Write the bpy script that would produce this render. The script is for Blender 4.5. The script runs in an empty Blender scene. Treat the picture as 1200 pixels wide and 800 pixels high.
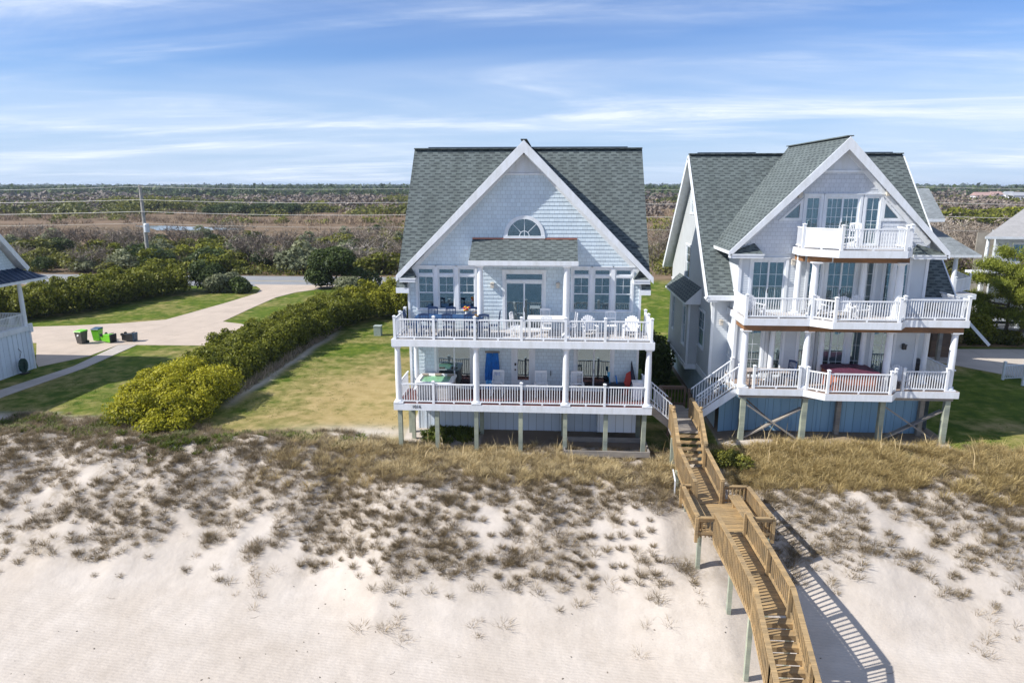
import bpy, math, random
import numpy as np
from mathutils import Vector, Matrix
R = math.radians
PI = math.pi
rnd = random.Random(7)
rng = np.random.default_rng(11)
scn = bpy.context.scene
col = scn.collection

# ------------------------------------------------------------------ camera, sky, sun, exposure
cd = bpy.data.cameras.new('camera'); cam = bpy.data.objects.new('camera', cd); col.objects.link(cam)
cam.location = (0, 0, 12.5); cam.rotation_euler = (R(90 - 12.8), 0, R(3.5))
cd.lens = 24; cd.sensor_width = 36; cd.clip_start = 0.5; cd.clip_end = 30000
scn.camera = cam
SUN_EL, SUN_AZ = 41.0, 17.0        # light travels towards (cos az, sin az) on the ground
SUN_STRENGTH, SKY_STRENGTH, EXPOSURE = 5.0, 0.078, 0.40
sl = bpy.data.lights.new('sun', 'SUN'); sl.energy = SUN_STRENGTH; sl.angle = R(0.53); sl.color = (1.0, 0.965, 0.915)
so = bpy.data.objects.new('sun', sl); col.objects.link(so)
dvec = Vector((math.cos(R(SUN_EL)) * math.cos(R(SUN_AZ)), math.cos(R(SUN_EL)) * math.sin(R(SUN_AZ)), -math.sin(R(SUN_EL))))
so.rotation_euler = dvec.to_track_quat('-Z', 'Y').to_euler(); so.location = (-60, -20, 60)
scn.view_settings.view_transform = 'Standard'; scn.view_settings.look = 'None'
scn.view_settings.exposure = EXPOSURE; scn.view_settings.gamma = 1.0
scn.view_settings.use_curve_mapping = False
scn.render.engine = 'CYCLES'
try:
    scn.cycles.max_bounces = 6; scn.cycles.transparent_max_bounces = 12; scn.cycles.volume_bounces = 0
except Exception: pass

def build_world():
    w = bpy.data.worlds.new('World'); scn.world = w; w.use_nodes = True
    nt = w.node_tree; nt.nodes.clear()
    n = nt.nodes.new; L = nt.links.new
    out = n('ShaderNodeOutputWorld'); bg = n('ShaderNodeBackground'); bg.inputs['Strength'].default_value = SKY_STRENGTH
    sky = n('ShaderNodeTexSky'); sky.sky_type = 'NISHITA'; sky.sun_disc = False
    sky.sun_elevation = R(SUN_EL)
    sx, sy = -dvec.x, -dvec.y                      # direction towards the sun
    sky.sun_rotation = math.atan2(sx, sy)          # nishita: 0 = +Y, clockwise
    sky.air_density = 1.0; sky.dust_density = 0.25; sky.ozone_density = 2.0; sky.altitude = 0
    tc = n('ShaderNodeTexCoord'); sep = n('ShaderNodeSeparateXYZ'); L(tc.outputs['Generated'], sep.inputs[0])
    mx = n('ShaderNodeMath'); mx.operation = 'MAXIMUM'; mx.inputs[1].default_value = 0.0; L(sep.outputs['Z'], mx.inputs[0])
    ad = n('ShaderNodeMath'); ad.operation = 'ADD'; ad.inputs[1].default_value = 0.075; L(mx.outputs[0], ad.inputs[0])
    def div(a):
        d = n('ShaderNodeMath'); d.operation = 'DIVIDE'; L(sep.outputs[a], d.inputs[0]); L(ad.outputs[0], d.inputs[1]); return d
    dx, dy = div('X'), div('Y')
    cb = n('ShaderNodeCombineXYZ'); L(dx.outputs[0], cb.inputs[0]); L(dy.outputs[0], cb.inputs[1])
    def cloud(rot, scale, detail, rough, distort, lo, hi, off):
        mp = n('ShaderNodeMapping'); mp.inputs['Rotation'].default_value = (0, 0, R(rot)); mp.inputs['Scale'].default_value = scale
        mp.inputs['Location'].default_value = off
        L(cb.outputs[0], mp.inputs['Vector'])
        t = n('ShaderNodeTexNoise'); t.inputs['Scale'].default_value = 1; t.inputs['Detail'].default_value = detail
        t.inputs['Roughness'].default_value = rough; t.inputs['Distortion'].default_value = distort
        L(mp.outputs[0], t.inputs['Vector'])
        m = n('ShaderNodeMapRange'); m.inputs['From Min'].default_value = lo; m.inputs['From Max'].default_value = hi
        m.interpolation_type = 'SMOOTHSTEP'; L(t.outputs[0], m.inputs['Value']); return m
    big = cloud(14, (0.25, 0.52, 1), 6, 0.58, 0.7, 0.41, 0.78, (5.35, 2.62, 0))
    fine = cloud(24, (0.65, 1.45, 1), 10, 0.68, 0.8, 0.34, 0.70, (0.3, 4.2, 0))
    veil = cloud(-6, (0.16, 0.30, 1), 4, 0.6, 0.4, 0.30, 0.66, (7.3, 2.2, 0))
    mul = n('ShaderNodeMath'); mul.operation = 'MULTIPLY'; L(big.outputs[0], mul.inputs[0]); L(fine.outputs[0], mul.inputs[1])
    m2 = n('ShaderNodeMath'); m2.operation = 'MULTIPLY_ADD'; L(big.outputs[0], m2.inputs[0]); m2.inputs[1].default_value = 0.42; L(mul.outputs[0], m2.inputs[2])
    m3 = n('ShaderNodeMath'); m3.operation = 'MULTIPLY_ADD'; L(veil.outputs[0], m3.inputs[0]); m3.inputs[1].default_value = 0.34; L(m2.outputs[0], m3.inputs[2])
    m4 = n('ShaderNodeMath'); m4.operation = 'MULTIPLY'; m4.use_clamp = True; L(m3.outputs[0], m4.inputs[0]); m4.inputs[1].default_value = 0.95
    mix = n('ShaderNodeMix'); mix.data_type = 'RGBA'; L(m4.outputs[0], mix.inputs['Factor'])
    hs = n('ShaderNodeMix'); hs.data_type = 'RGBA'; hs.blend_type = 'MULTIPLY'; hs.inputs['Factor'].default_value = 1.0
    L(sky.outputs[0], hs.inputs[6]); hs.inputs[7].default_value = (0.68, 0.95, 1.42, 1)
    hz = n('ShaderNodeMapRange'); hz.inputs['From Min'].default_value = 0.0; hz.inputs['From Max'].default_value = 0.22; hz.inputs['To Min'].default_value = .8; hz.inputs['To Max'].default_value = 0.0
    hz.interpolation_type = 'SMOOTHSTEP'; L(sep.outputs['Z'], hz.inputs['Value'])
    hm = n('ShaderNodeMix'); hm.data_type = 'RGBA'; L(hz.outputs[0], hm.inputs['Factor']); L(hs.outputs[2], hm.inputs[6]); hm.inputs[7].default_value = (4.9, 6.6, 9.3, 1)
    L(hm.outputs[2], mix.inputs[6]); mix.inputs[7].default_value = (8.8, 9.7, 11.2, 1)
    L(mix.outputs[2], bg.inputs['Color']); L(bg.outputs[0], out.inputs['Surface'])
build_world()

# ------------------------------------------------------------------ terrain function
def _hash(ix, iy, s):
    h = (ix.astype(np.int64) * 374761393 + iy.astype(np.int64) * 668265263 + s * 974711) & 0x7fffffff
    h = ((h ^ (h >> 13)) * 1274126177) & 0x7fffffff
    return ((h ^ (h >> 16)) & 0xffff) / 65535.0
def vnoise(x, y, scale, seed=0):
    x = np.asarray(x, float) / scale; y = np.asarray(y, float) / scale
    ix = np.floor(x); iy = np.floor(y); fx = x - ix; fy = y - iy
    fx = fx * fx * (3 - 2 * fx); fy = fy * fy * (3 - 2 * fy)
    a = _hash(ix, iy, seed); b = _hash(ix + 1, iy, seed); c = _hash(ix, iy + 1, seed); d = _hash(ix + 1, iy + 1, seed)
    return (a + (b - a) * fx) * (1 - fy) + (c + (d - c) * fx) * fy
def fbm(x, y, scale, seed=0, o=4):
    s = 0; a = 0.5; t = 0
    for i in range(o):
        s = s + a * vnoise(x, y, scale / 2 ** i, seed + 17 * i); t += a; a *= 0.55
    return s / t
def sstep(x, a, b):
    t = np.clip((x - a) / (b - a), 0, 1); return t * t * (3 - 2 * t)
CX = [-60, -24, -10, -6.5, -3, 2.5, 4.5, 6.3, 7.6, 9, 13, 19, 60]
CY = [31.0, 29.4, 29.4, 27.3, 27.3, 27.4, 26.6, 26.3, 26.7, 27.3, 27.4, 28.6, 31.5]
def tz(X, Y):
    X = np.asarray(X, float); Y = np.asarray(Y, float)
    yc = np.interp(X, CX, CY) + 0.9 * (fbm(X, X * 0 + 3.3, 3.0, 5, 3) - 0.5)
    t = yc - Y
    base = 0.35 * sstep(X, 6, 10) * sstep(Y, 28, 33)
    soft = 0.5 * (t + np.sqrt(t * t + 0.6))
    zs = -0.2 - 0.62 * soft
    zb = -3.45 - 0.11 * (24 - Y)
    k = 0.25
    z = zb + 0.5 * ((zs - zb) + np.sqrt((zs - zb) ** 2 + k))
    zone = sstep(Y, 22.5, 26) * (1 - sstep(Y, 31.5, 34.5))
    vz = sstep(Y, 24.5, 27.5); z = z + zone * (.25 + .75 * vz) * (0.5 * (fbm(X, Y, 2.4, 21, 4) - 0.5) + 0.24 * (fbm(X, Y, 0.7, 31, 2) - 0.5))
    # low foredune hump left of the house
    z = z + 0.45 * np.exp(-((Y - 31.2) / 1.5) ** 2) * (1 - sstep(X, -13, -8))
    z = z - .62 * np.exp(-((X - 6.8) / 1.9) ** 4) * sstep(Y, 23, 24.5) * (1 - sstep(Y, 27.6, 30.5))
    flat = sstep(Y, 31, 34)
    z = z * (1 - flat) + 0 * flat
    z = z + base
    z = np.where(Y < 22.5, np.maximum(z, -60), z)
    z = z + 0.06 * (fbm(X, Y, 5, 41, 2) - 0.5) * (1 - sstep(Y, 24, 27))
    return z
def gz(x, y): return float(tz(np.array([x]), np.array([y]))[0])
LYX = [-60, -30, -20, -16, -11, -8, 8, 19, 60]
LYY = [34.6, 34.6, 33.6, 32.2, 32.9, 31.6, 31.6, 31.5, 34]     # seaward edge of the lawns
def lawn_edge(X): return np.interp(X, LYX, LYY)
VX = [-60, -24, -19, -14, -11, -8.6, -6, -4, -2.7, 2, 4, 6, 8.6, 10.6, 12, 15, 18.9, 60]
VY = [25.5, 24.9, 25.0, 24.9, 24.3, 24.6, 23.3, 23.4, 23.5, 23.4, 23.2, 23.6, 24.2, 24.2, 24.4, 23.9, 24.8, 26]
def veg_density(X, Y):
    lo = np.interp(X, VX, VY); hi = lawn_edge(X) + 0.6
    d = sstep(Y, lo - 1.1, lo + 1.6) * (1 - sstep(Y, hi - 0.5, hi + 0.2))
    n = fbm(X, Y, 2.6, 77, 3); m = fbm(X, Y, 0.9, 83, 2)
    fill = sstep(Y, lo + 1.4, lo + 5.5)
    thr = 0.465 - 0.27 * fill - 0.03 * (1 - sstep(X, -16, -9)) - .02 * sstep(X, 8, 10)
    return d * sstep(0.6 * n + 0.4 * m, thr - 0.05, thr + 0.06)

# ------------------------------------------------------------------ helpers: materials
def mat(name):
    m = bpy.data.materials.new(name); m.use_nodes = True
    nt = m.node_tree; b = nt.nodes['Principled BSDF']; return m, nt, b
def nd(nt, typ, **kw):
    x = nt.nodes.new(typ)
    for k, v in kw.items():
        if k.startswith('_'): setattr(x, k[1:], v)
        else: x.inputs[k].default_value = v
    return x
def rgb(c): return (c[0], c[1], c[2], 1)
def mixc(nt, fac, a, b, blend='MIX'):
    x = nt.nodes.new('ShaderNodeMix'); x.data_type = 'RGBA'; x.blend_type = blend
    for sock, v in ((x.inputs['Factor'], fac), (x.inputs[6], a), (x.inputs[7], b)):
        if isinstance(v, (int, float)): sock.default_value = v
        elif isinstance(v, tuple): sock.default_value = rgb(v)
        else: nt.links.new(v, sock)
    return x.outputs[2]
def noise(nt, vec, scale, detail=4, rough=0.55, dist=0.0):
    t = nd(nt, 'ShaderNodeTexNoise', Scale=scale, Detail=detail, Roughness=rough, Distortion=dist)
    if vec is not None: nt.links.new(vec, t.inputs['Vector'])
    return t.outputs[0]
def ramp(nt, v, lo, hi):
    m = nd(nt, 'ShaderNodeMapRange'); m.inputs['From Min'].default_value = lo; m.inputs['From Max'].default_value = hi
    nt.links.new(v, m.inputs['Value']); return m.outputs[0]
def bump(nt, b, h, strength, dist=0.02):
    x = nd(nt, 'ShaderNodeBump', Strength=strength, Distance=dist); nt.links.new(h, x.inputs['Height']); nt.links.new(x.outputs[0], b.inputs['Normal'])
def mapped(nt, src, scale=(1, 1, 1), rot=(0, 0, 0)):
    tc = nt.nodes.new('ShaderNodeTexCoord') if src != 'UV' else None
    if src == 'UV':
        u = nt.nodes.new('ShaderNodeUVMap'); o = u.outputs[0]
    else: o = tc.outputs[src]
    mp = nt.nodes.new('ShaderNodeMapping'); mp.inputs['Scale'].default_value = scale; mp.inputs['Rotation'].default_value = rot
    nt.links.new(o, mp.inputs['Vector']); return mp.outputs[0]
def plain(name, c, rough=0.5, var=0.12, scale=3.0, metal=0.0, bmp=0.0, spec=0.5):
    m, nt, b = mat(name)
    v = mapped(nt, 'Object')
    f = noise(nt, v, scale, 5)
    c2 = tuple(x * (1 - var) for x in c); c1 = tuple(min(1, x * (1 + var)) for x in c)
    nt.links.new(mixc(nt, ramp(nt, f, .3, .7), c2, c1), b.inputs['Base Color'])
    b.inputs['Roughness'].default_value = rough; b.inputs['Metallic'].default_value = metal
    b.inputs['Specular IOR Level'].default_value = spec
    if bmp: bump(nt, b, noise(nt, v, scale * 12, 3), bmp, 0.01)
    return m
def brick(nt, vec, w, h, c1, c2, mortar, msize, off=0.5, bias=0.0):
    t = nd(nt, 'ShaderNodeTexBrick'); t.offset = off; t.squash = 1.0
    t.inputs['Scale'].default_value = 1.0; t.inputs['Brick Width'].default_value = w; t.inputs['Row Height'].default_value = h
    t.inputs['Mortar Size'].default_value = msize; t.inputs['Mortar Smooth'].default_value = 0.1; t.inputs['Bias'].default_value = bias
    t.inputs['Color1'].default_value = rgb(c1); t.inputs['Color2'].default_value = rgb(c2); t.inputs['Mortar'].default_value = rgb(mortar)
    nt.links.new(vec, t.inputs['Vector']); return t

def m_shingle(name, light, dark, dash=.75):
    m, nt, b = mat(name); L = nt.links.new; uv = mapped(nt, 'UV'); sp = nt.nodes.new('ShaderNodeSeparateXYZ'); L(uv, sp.inputs[0])
    def mt(op, a, c=None, cl=False):
        x = nt.nodes.new('ShaderNodeMath'); x.operation = op; x.use_clamp = cl
        for k, v in ((0, a), (1, c)):
            if v is None: continue
            if isinstance(v, (int, float)): x.inputs[k].default_value = v
            else: L(v, x.inputs[k])
        return x.outputs[0]
    vr = mt('DIVIDE', sp.outputs['Y'], .185); row = mt('FLOOR', vr); fv = mt('SUBTRACT', vr, row)
    wn = nt.nodes.new('ShaderNodeTexWhiteNoise'); wn.noise_dimensions = '1D'; L(row, wn.inputs['W'])
    ur = mt('ADD', mt('ADD', mt('DIVIDE', sp.outputs['X'], .58), mt('MULTIPLY', row, .5)), mt('MULTIPLY', wn.outputs['Value'], .28))
    wob = noise(nt, mapped(nt, 'UV', (2.2, 5.4, 1)), 1.0, 2); ur = mt('ADD', ur, mt('MULTIPLY', wob, .45))
    fu = mt('SUBTRACT', ur, mt('FLOOR', ur))
    inx = mt('LESS_THAN', fu, .56); iny = mt('LESS_THAN', fv, .50); d = mt('MULTIPLY', mt('MULTIPLY', inx, iny), dash)
    t = brick(nt, uv, 0.29, 0.185, tuple(x * .80 for x in light), tuple(x * 1.12 for x in light), tuple(x * .6 for x in light), 0.006)
    c = mixc(nt, d, t.outputs['Color'], dark)
    f = noise(nt, mapped(nt, 'Object'), 0.5, 5, .6); c = mixc(nt, 1.0, c, mixc(nt, ramp(nt, f, .25, .75), (0.88, .89, .89), (1.08, 1.09, 1.07)), 'MULTIPLY')
    g = noise(nt, mapped(nt, 'Object'), 45, 2); c = mixc(nt, 1.0, c, mixc(nt, g, (.7, .7, .7), (1.25, 1.25, 1.25)), 'MULTIPLY')
    st = noise(nt, mapped(nt, 'UV', (1.6, .12, 1)), 1.0, 4); c = mixc(nt, 1.0, c, mixc(nt, ramp(nt, st, .35, .7), (1.04, 1.04, 1.04), (.86, .87, .86)), 'MULTIPLY')
    L(c, b.inputs['Base Color']); b.inputs['Roughness'].default_value = 0.92
    bump(nt, b, c, 0.5, 0.02); return m
def m_shake(name, base):
    m, nt, b = mat(name); uv = mapped(nt, 'UV')
    t = brick(nt, uv, 0.23, 0.19, tuple(x * .93 for x in base), tuple(min(1, x * 1.05) for x in base), tuple(x * .62 for x in base), 0.007, off=0.37)
    f = noise(nt, mapped(nt, 'Object'), 0.9, 4)
    c = mixc(nt, 1.0, t.outputs['Color'], mixc(nt, ramp(nt, f, .3, .7), (.93, .94, .95), (1.04, 1.03, 1.02)), 'MULTIPLY')
    nt.links.new(c, b.inputs['Base Color']); b.inputs['Roughness'].default_value = 0.62; return m
def m_batten(name, base):
    m, nt, b = mat(name); uv = mapped(nt, 'UV', (1, 1, 1), (0, 0, 0))
    t = brick(nt, uv, 0.4, 50, tuple(x * .95 for x in base), tuple(min(1, x * 1.04) for x in base), tuple(x * .5 for x in base), 0.012, off=0)
    nt.links.new(t.outputs['Color'], b.inputs['Base Color']); b.inputs['Roughness'].default_value = 0.6
    bump(nt, b, t.outputs['Fac'], -0.6, 0.02); return m
def m_wood(name, base, var=0.35, rough=0.75, along=(0.6, 14, 1)):
    m, nt, b = mat(name); uv = mapped(nt, 'UV', along); ob = mapped(nt, 'Object')
    g = noise(nt, uv, 2.2, 6, .6, .3); h = noise(nt, ob, 1.6, 3)
    c2 = tuple(x * (1 - var) for x in base); c1 = tuple(min(1, x * (1 + var)) for x in base)
    c = mixc(nt, ramp(nt, g, .25, .75), c2, c1)
    c = mixc(nt, 1.0, c, mixc(nt, ramp(nt, h, .3, .7), (.8, .82, .86), (1.12, 1.08, 1.0)), 'MULTIPLY')
    pk = noise(nt, mapped(nt, 'Object', (.4, 6.3, 2.0)), 1.0, 1, .5); c = mixc(nt, 1.0, c, mixc(nt, ramp(nt, pk, .3, .7), (.74, .76, .80), (1.18, 1.16, 1.12)), 'MULTIPLY')
    nt.links.new(c, b.inputs['Base Color']); b.inputs['Roughness'].default_value = rough
    bump(nt, b, g, 0.25, 0.01); return m
def m_deckboards(name, base, w=0.14):
    m, nt, b = mat(name); uv = mapped(nt, 'UV')
    t = brick(nt, uv, 4.9, w, tuple(x * .85 for x in base), tuple(min(1, x * 1.12) for x in base), tuple(x * .3 for x in base), 0.005, off=0.35)
    nt.links.new(t.outputs['Color'], b.inputs['Base Color']); b.inputs['Roughness'].default_value = 0.7; return m
def m_leaf(name, c1, c2, trans=0.25, rough=0.55):
    m, nt, b = mat(name)
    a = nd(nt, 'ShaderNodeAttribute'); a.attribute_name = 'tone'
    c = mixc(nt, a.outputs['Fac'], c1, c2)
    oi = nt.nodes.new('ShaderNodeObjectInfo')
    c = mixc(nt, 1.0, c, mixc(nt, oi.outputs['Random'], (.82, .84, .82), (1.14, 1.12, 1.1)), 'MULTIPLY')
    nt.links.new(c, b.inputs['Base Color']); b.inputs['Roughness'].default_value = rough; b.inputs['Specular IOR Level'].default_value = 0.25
    if trans:
        tr = nt.nodes.new('ShaderNodeBsdfTranslucent'); nt.links.new(c, tr.inputs['Color'])
        mx = nt.nodes.new('ShaderNodeMixShader'); mx.inputs[0].default_value = trans
        nt.links.new(b.outputs[0], mx.inputs[1]); nt.links.new(tr.outputs[0], mx.inputs[2])
        nt.links.new(mx.outputs[0], nt.nodes['Material Output'].inputs['Surface'])
    return m
def m_glass(name, tint, refl=0.22):
    m, nt, b = mat(name); nt.nodes.remove(b)
    tr = nd(nt, 'ShaderNodeBsdfTransparent'); tr.inputs[0].default_value = rgb(tint)
    gl = nd(nt, 'ShaderNodeBsdfGlossy'); gl.inputs['Roughness'].default_value = 0.015; gl.inputs['Color'].default_value = (.80, .95, 1.0, 1)
    lw = nd(nt, 'ShaderNodeLayerWeight'); lw.inputs['Blend'].default_value = 0.35
    mm = nd(nt, 'ShaderNodeMath', _operation='MULTIPLY_ADD'); mm.inputs[1].default_value = 0.7; mm.inputs[2].default_value = refl; mm.use_clamp = True
    nt.links.new(lw.outputs['Fresnel'], mm.inputs[0])
    nz = noise(nt, mapped(nt, 'Object'), 0.9, 2); bp = nd(nt, 'ShaderNodeBump', Strength=0.06, Distance=0.1)
    nt.links.new(nz, bp.inputs['Height']); nt.links.new(bp.outputs[0], gl.inputs['Normal'])
    mx = nt.nodes.new('ShaderNodeMixShader'); nt.links.new(mm.outputs[0], mx.inputs[0]); nt.links.new(tr.outputs[0], mx.inputs[1]); nt.links.new(gl.outputs[0], mx.inputs[2])
    nt.links.new(mx.outputs[0], nt.nodes['Material Output'].inputs['Surface']); return m

def grimy(name, c):
    m, nt, b = mat(name); ob = mapped(nt, 'Object')
    f = noise(nt, mapped(nt, 'Object', (2.2, 2.2, .5)), 1.6, 6, .65); g = noise(nt, ob, 14, 3)
    cc = mixc(nt, ramp(nt, f, .42, .75), c, tuple(x * y for x, y in zip(c, (.84, .83, .79)))); cc = mixc(nt, 1.0, cc, mixc(nt, g, (.95, .95, .95), (1.03, 1.03, 1.03)), 'MULTIPLY')
    nt.links.new(cc, b.inputs['Base Color']); b.inputs['Roughness'].default_value = .5; return m
WHITE = grimy('white_paint', (.79, .81, .83)); TRIM = grimy('white_trim', (.76, .785, .81))
SHAKE = m_shake('pale_blue_shake', (.60, .69, .74))
LAP = plain('pale_grey_lap', (.60, .63, .65), .55, .05, 1.5)
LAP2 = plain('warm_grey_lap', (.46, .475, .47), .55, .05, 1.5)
SHAKE2 = m_shake('pale_grey_shake', (.60, .63, .67))
BATTEN = m_batten('blue_white_batten', (.50, .60, .68))
BATTEN2 = m_batten('blue_batten', (.25, .43, .58))
BATTEN3 = m_batten('white_batten', (.68, .75, .82))
SHINGLE = m_shingle('grey_green_shingles', (.125, .148, .145), (.024, .032, .038))
SHINGLE2 = m_shingle('grey_shingles', (.25, .27, .28), (.14, .155, .165), .3)
METALROOF = plain('dark_metal_roof', (.018, .042, .085), .45, .15, 1.0, metal=.1)
GREENPOST = m_wood('treated_post', (.34, .37, .29), .22)
WOOD = m_wood('honey_decking', (.36, .25, .125), .35)
WOODG = m_wood('grey_weathered_wood', (.30, .27, .235), .3)
WOODD = m_wood('dark_wood', (.16, .10, .065), .35)
BEAM = m_wood('brown_beam', (.25, .125, .055), .35)
REDDECK = m_deckboards('red_brown_decking', (.15, .05, .045))
PALEDECK = m_deckboards('pale_decking', (.50, .47, .45))
GLASS = m_glass('window_glass', (.55, .68, .70), .20)
GLASSD = m_glass('dark_window_glass', (.22, .33, .38), .24)
ROOM = plain('room_surfaces', (.28, .25, .21), .9, .3, .8)
CURTAIN = plain('curtain_cloth', (.50, .48, .43), .9, .08, 5)
BLACK = plain('black_metal', (.02, .02, .022), .4, .2, 5)
COPPER = plain('copper_flashing', (.42, .16, .10), .4, .2, 3, metal=.3)
NAVY = plain('navy_cloth', (.012, .06, .16), .8, .2, 4)
NAVYP = plain('navy_paint', (.012, .035, .10), .45, .2, 4)
PLASTW = plain('white_plastic', (.82, .82, .82), .4, .02, 4)
LAMPW = plain('lamp_housing', (.55, .50, .42), .5, .1, 8)

# ------------------------------------------------------------------ helpers: meshes
class MB:
    def __init__(s): s.v = []; s.f = []; s.m = []
    def add(s, vs, fs, mi=0):
        o = len(s.v); s.v.extend([tuple(p) for p in vs])
        for f in fs: s.f.append(tuple(o + i for i in f)); s.m.append(mi)
        return s
    def box(s, x0, x1, y0, y1, z0, z1, mi=0):
        return s.add([(x0, y0, z0), (x1, y0, z0), (x1, y1, z0), (x0, y1, z0), (x0, y0, z1), (x1, y0, z1), (x1, y1, z1), (x0, y1, z1)],
                     [(0, 3, 2, 1), (4, 5, 6, 7), (0, 1, 5, 4), (1, 2, 6, 5), (2, 3, 7, 6), (3, 0, 4, 7)], mi)
    def beam(s, p0, p1, w, h, mi=0, up=(0, 0, 1), plumb=False):
        p0 = Vector(p0); p1 = Vector(p1); d = (p1 - p0)
        if d.length < 1e-6: return s
        d.normalize(); u = Vector(up)
        side = d.cross(u)
        if side.length < 1e-4: side = Vector((1, 0, 0))
        side.normalize(); n = side.cross(d).normalized() if not plumb else Vector((0, 0, 1))
        a = side * (w / 2); b = n * (h / 2)
        vs = [p0 - a - b, p0 + a - b, p0 + a + b, p0 - a + b, p1 - a - b, p1 + a - b, p1 + a + b, p1 - a + b]
        return s.add(vs, [(0, 1, 2, 3), (7, 6, 5, 4), (0, 4, 5, 1), (1, 5, 6, 2), (2, 6, 7, 3), (3, 7, 4, 0)], mi)
    def prism(s, pts, off, mi=0, mside=None):
        # polygon pts extruded by vector off
        n = len(pts); off = Vector(off); a = [Vector(p) for p in pts]; b = [p + off for p in a]
        s.add(a + b, [tuple(range(n))], mi); o = len(s.v) - 2 * n
        s.f.append(tuple(o + n + i for i in reversed(range(n)))); s.m.append(mside if mside is not None else mi)
        for i in range(n):
            j = (i + 1) % n
            s.f.append((o + i, o + n + i, o + n + j, o + j)); s.m.append(mside if mside is not None else mi)
        return s
    def lathe(s, x, y, prof, n=16, mi=0, sx=1, sy=1):
        vs = []; fs = []
        for r, z in prof:
            for k in range(n):
                a = 2 * PI * k / n; vs.append((x + r * sx * math.cos(a), y + r * sy * math.sin(a), z))
        for i in range(len(prof) - 1):
            for k in range(n):
                j = (k + 1) % n; fs.append((i * n + k, i * n + j, (i + 1) * n + j, (i + 1) * n + k))
        fs.append(tuple(reversed(range(n)))); fs.append(tuple((len(prof) - 1) * n + k for k in range(n)))
        return s.add(vs, fs, mi)
    def tube(s, pts, r, n=6, mi=0):
        pts = [Vector(p) for p in pts]; vs = []; fs = []
        for i, p in enumerate(pts):
            d = (pts[min(i + 1, len(pts) - 1)] - pts[max(i - 1, 0)]).normalized()
            u = Vector((0, 0, 1)) if abs(d.z) < .9 else Vector((1, 0, 0)); a = d.cross(u).normalized(); b = a.cross(d)
            rr = r[i] if isinstance(r, (list, tuple)) else r
            for k in range(n):
                t = 2 * PI * k / n; vs.append(p + (a * math.cos(t) + b * math.sin(t)) * rr)
        for i in range(len(pts) - 1):
            for k in range(n):
                j = (k + 1) % n; fs.append((i * n + k, i * n + j, (i + 1) * n + j, (i + 1) * n + k))
        fs.append(tuple(reversed(range(n)))); fs.append(tuple((len(pts) - 1) * n + k for k in range(n)))
        return s.add(vs, fs, mi)
    def build(s, name, mats, parent=None, smooth=False, origin=None):
        if not isinstance(mats, (list, tuple)): mats = [mats]
        if origin is None: origin = WL.get(parent, Vector((0, 0, 0))) if parent else Vector((0, 0, 0))
        origin = Vector(origin)
        me = bpy.data.meshes.new(name)
        me.from_pydata([(p[0] - origin.x, p[1] - origin.y, p[2] - origin.z) for p in s.v], [], s.f)
        for m in mats: me.materials.append(m)
        if len(mats) > 1: me.polygons.foreach_set('material_index', s.m)
        me.update()
        nf = len(me.polygons); nl = len(me.loops)
        if nl:
            nor = np.empty(nf * 3); me.polygons.foreach_get('normal', nor); nor = nor.reshape(-1, 3)
            tot = np.empty(nf, int); me.polygons.foreach_get('loop_total', tot)
            lv = np.empty(nl, int); me.loops.foreach_get('vertex_index', lv)
            co = np.array(s.v)[lv]; ln = np.repeat(nor, tot, axis=0)
            h = np.stack([-ln[:, 1], ln[:, 0], np.zeros(nl)], 1); hl = np.linalg.norm(h, axis=1)
            flat = hl < 0.15
            h[flat] = (1, 0, 0); hl[flat] = 1; h = h / hl[:, None]
            v = np.cross(ln, h); v[flat] = (0, 1, 0)
            uv = np.stack([(co * h).sum(1), (co * v).sum(1)], 1)
            l = me.uv_layers.new(name='UVMap'); l.data.foreach_set('uv', uv.astype(np.float32).ravel())
            if smooth: me.polygons.foreach_set('use_smooth', np.ones(nf, bool))
        o = bpy.data.objects.new(name, me); col.objects.link(o)
        if parent is not None: o.parent = parent; WL[o] = WL.get(parent, Vector((0, 0, 0))) if origin == WL.get(parent, Vector((0, 0, 0))) else origin
        else: o.location = origin; WL[o] = origin
        return o
WL = {}                      # world location of each built object (parents are unrotated while building)
def tag(o, label=None, cat=None, group=None, kind=None):
    if label: o['label'] = label
    if cat: o['category'] = cat
    if group: o['group'] = group
    if kind: o['kind'] = kind
    return o
def thing(name, label, cat, loc=(0, 0, 0), group=None):
    o = bpy.data.objects.new(name, None); col.objects.link(o); o.location = loc; o.empty_display_size = 0.3
    WL[o] = Vector(loc); return tag(o, label, cat, group)
KIDS = {}
def kids(o):
    return [c for c in col.objects if c.parent == o]
def dup(root, loc, rz=0.0, label=None, group=None, scale=None, rx=None):
    if root not in KIDS:
        KIDS[root] = [(c, kids(c)) for c in kids(root)]
    r = root.copy(); col.objects.link(r); r.location = loc; r.rotation_euler = (rx or 0, 0, rz)
    if scale is not None: r.scale = (scale, scale, scale) if isinstance(scale, (int, float)) else scale
    if label: r['label'] = label
    if group: r['group'] = group
    for c, gs in KIDS[root]:
        cc = c.copy(); col.objects.link(cc); cc.parent = r
        for g in gs:
            gg = g.copy(); col.objects.link(gg); gg.parent = cc
    return r
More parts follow.
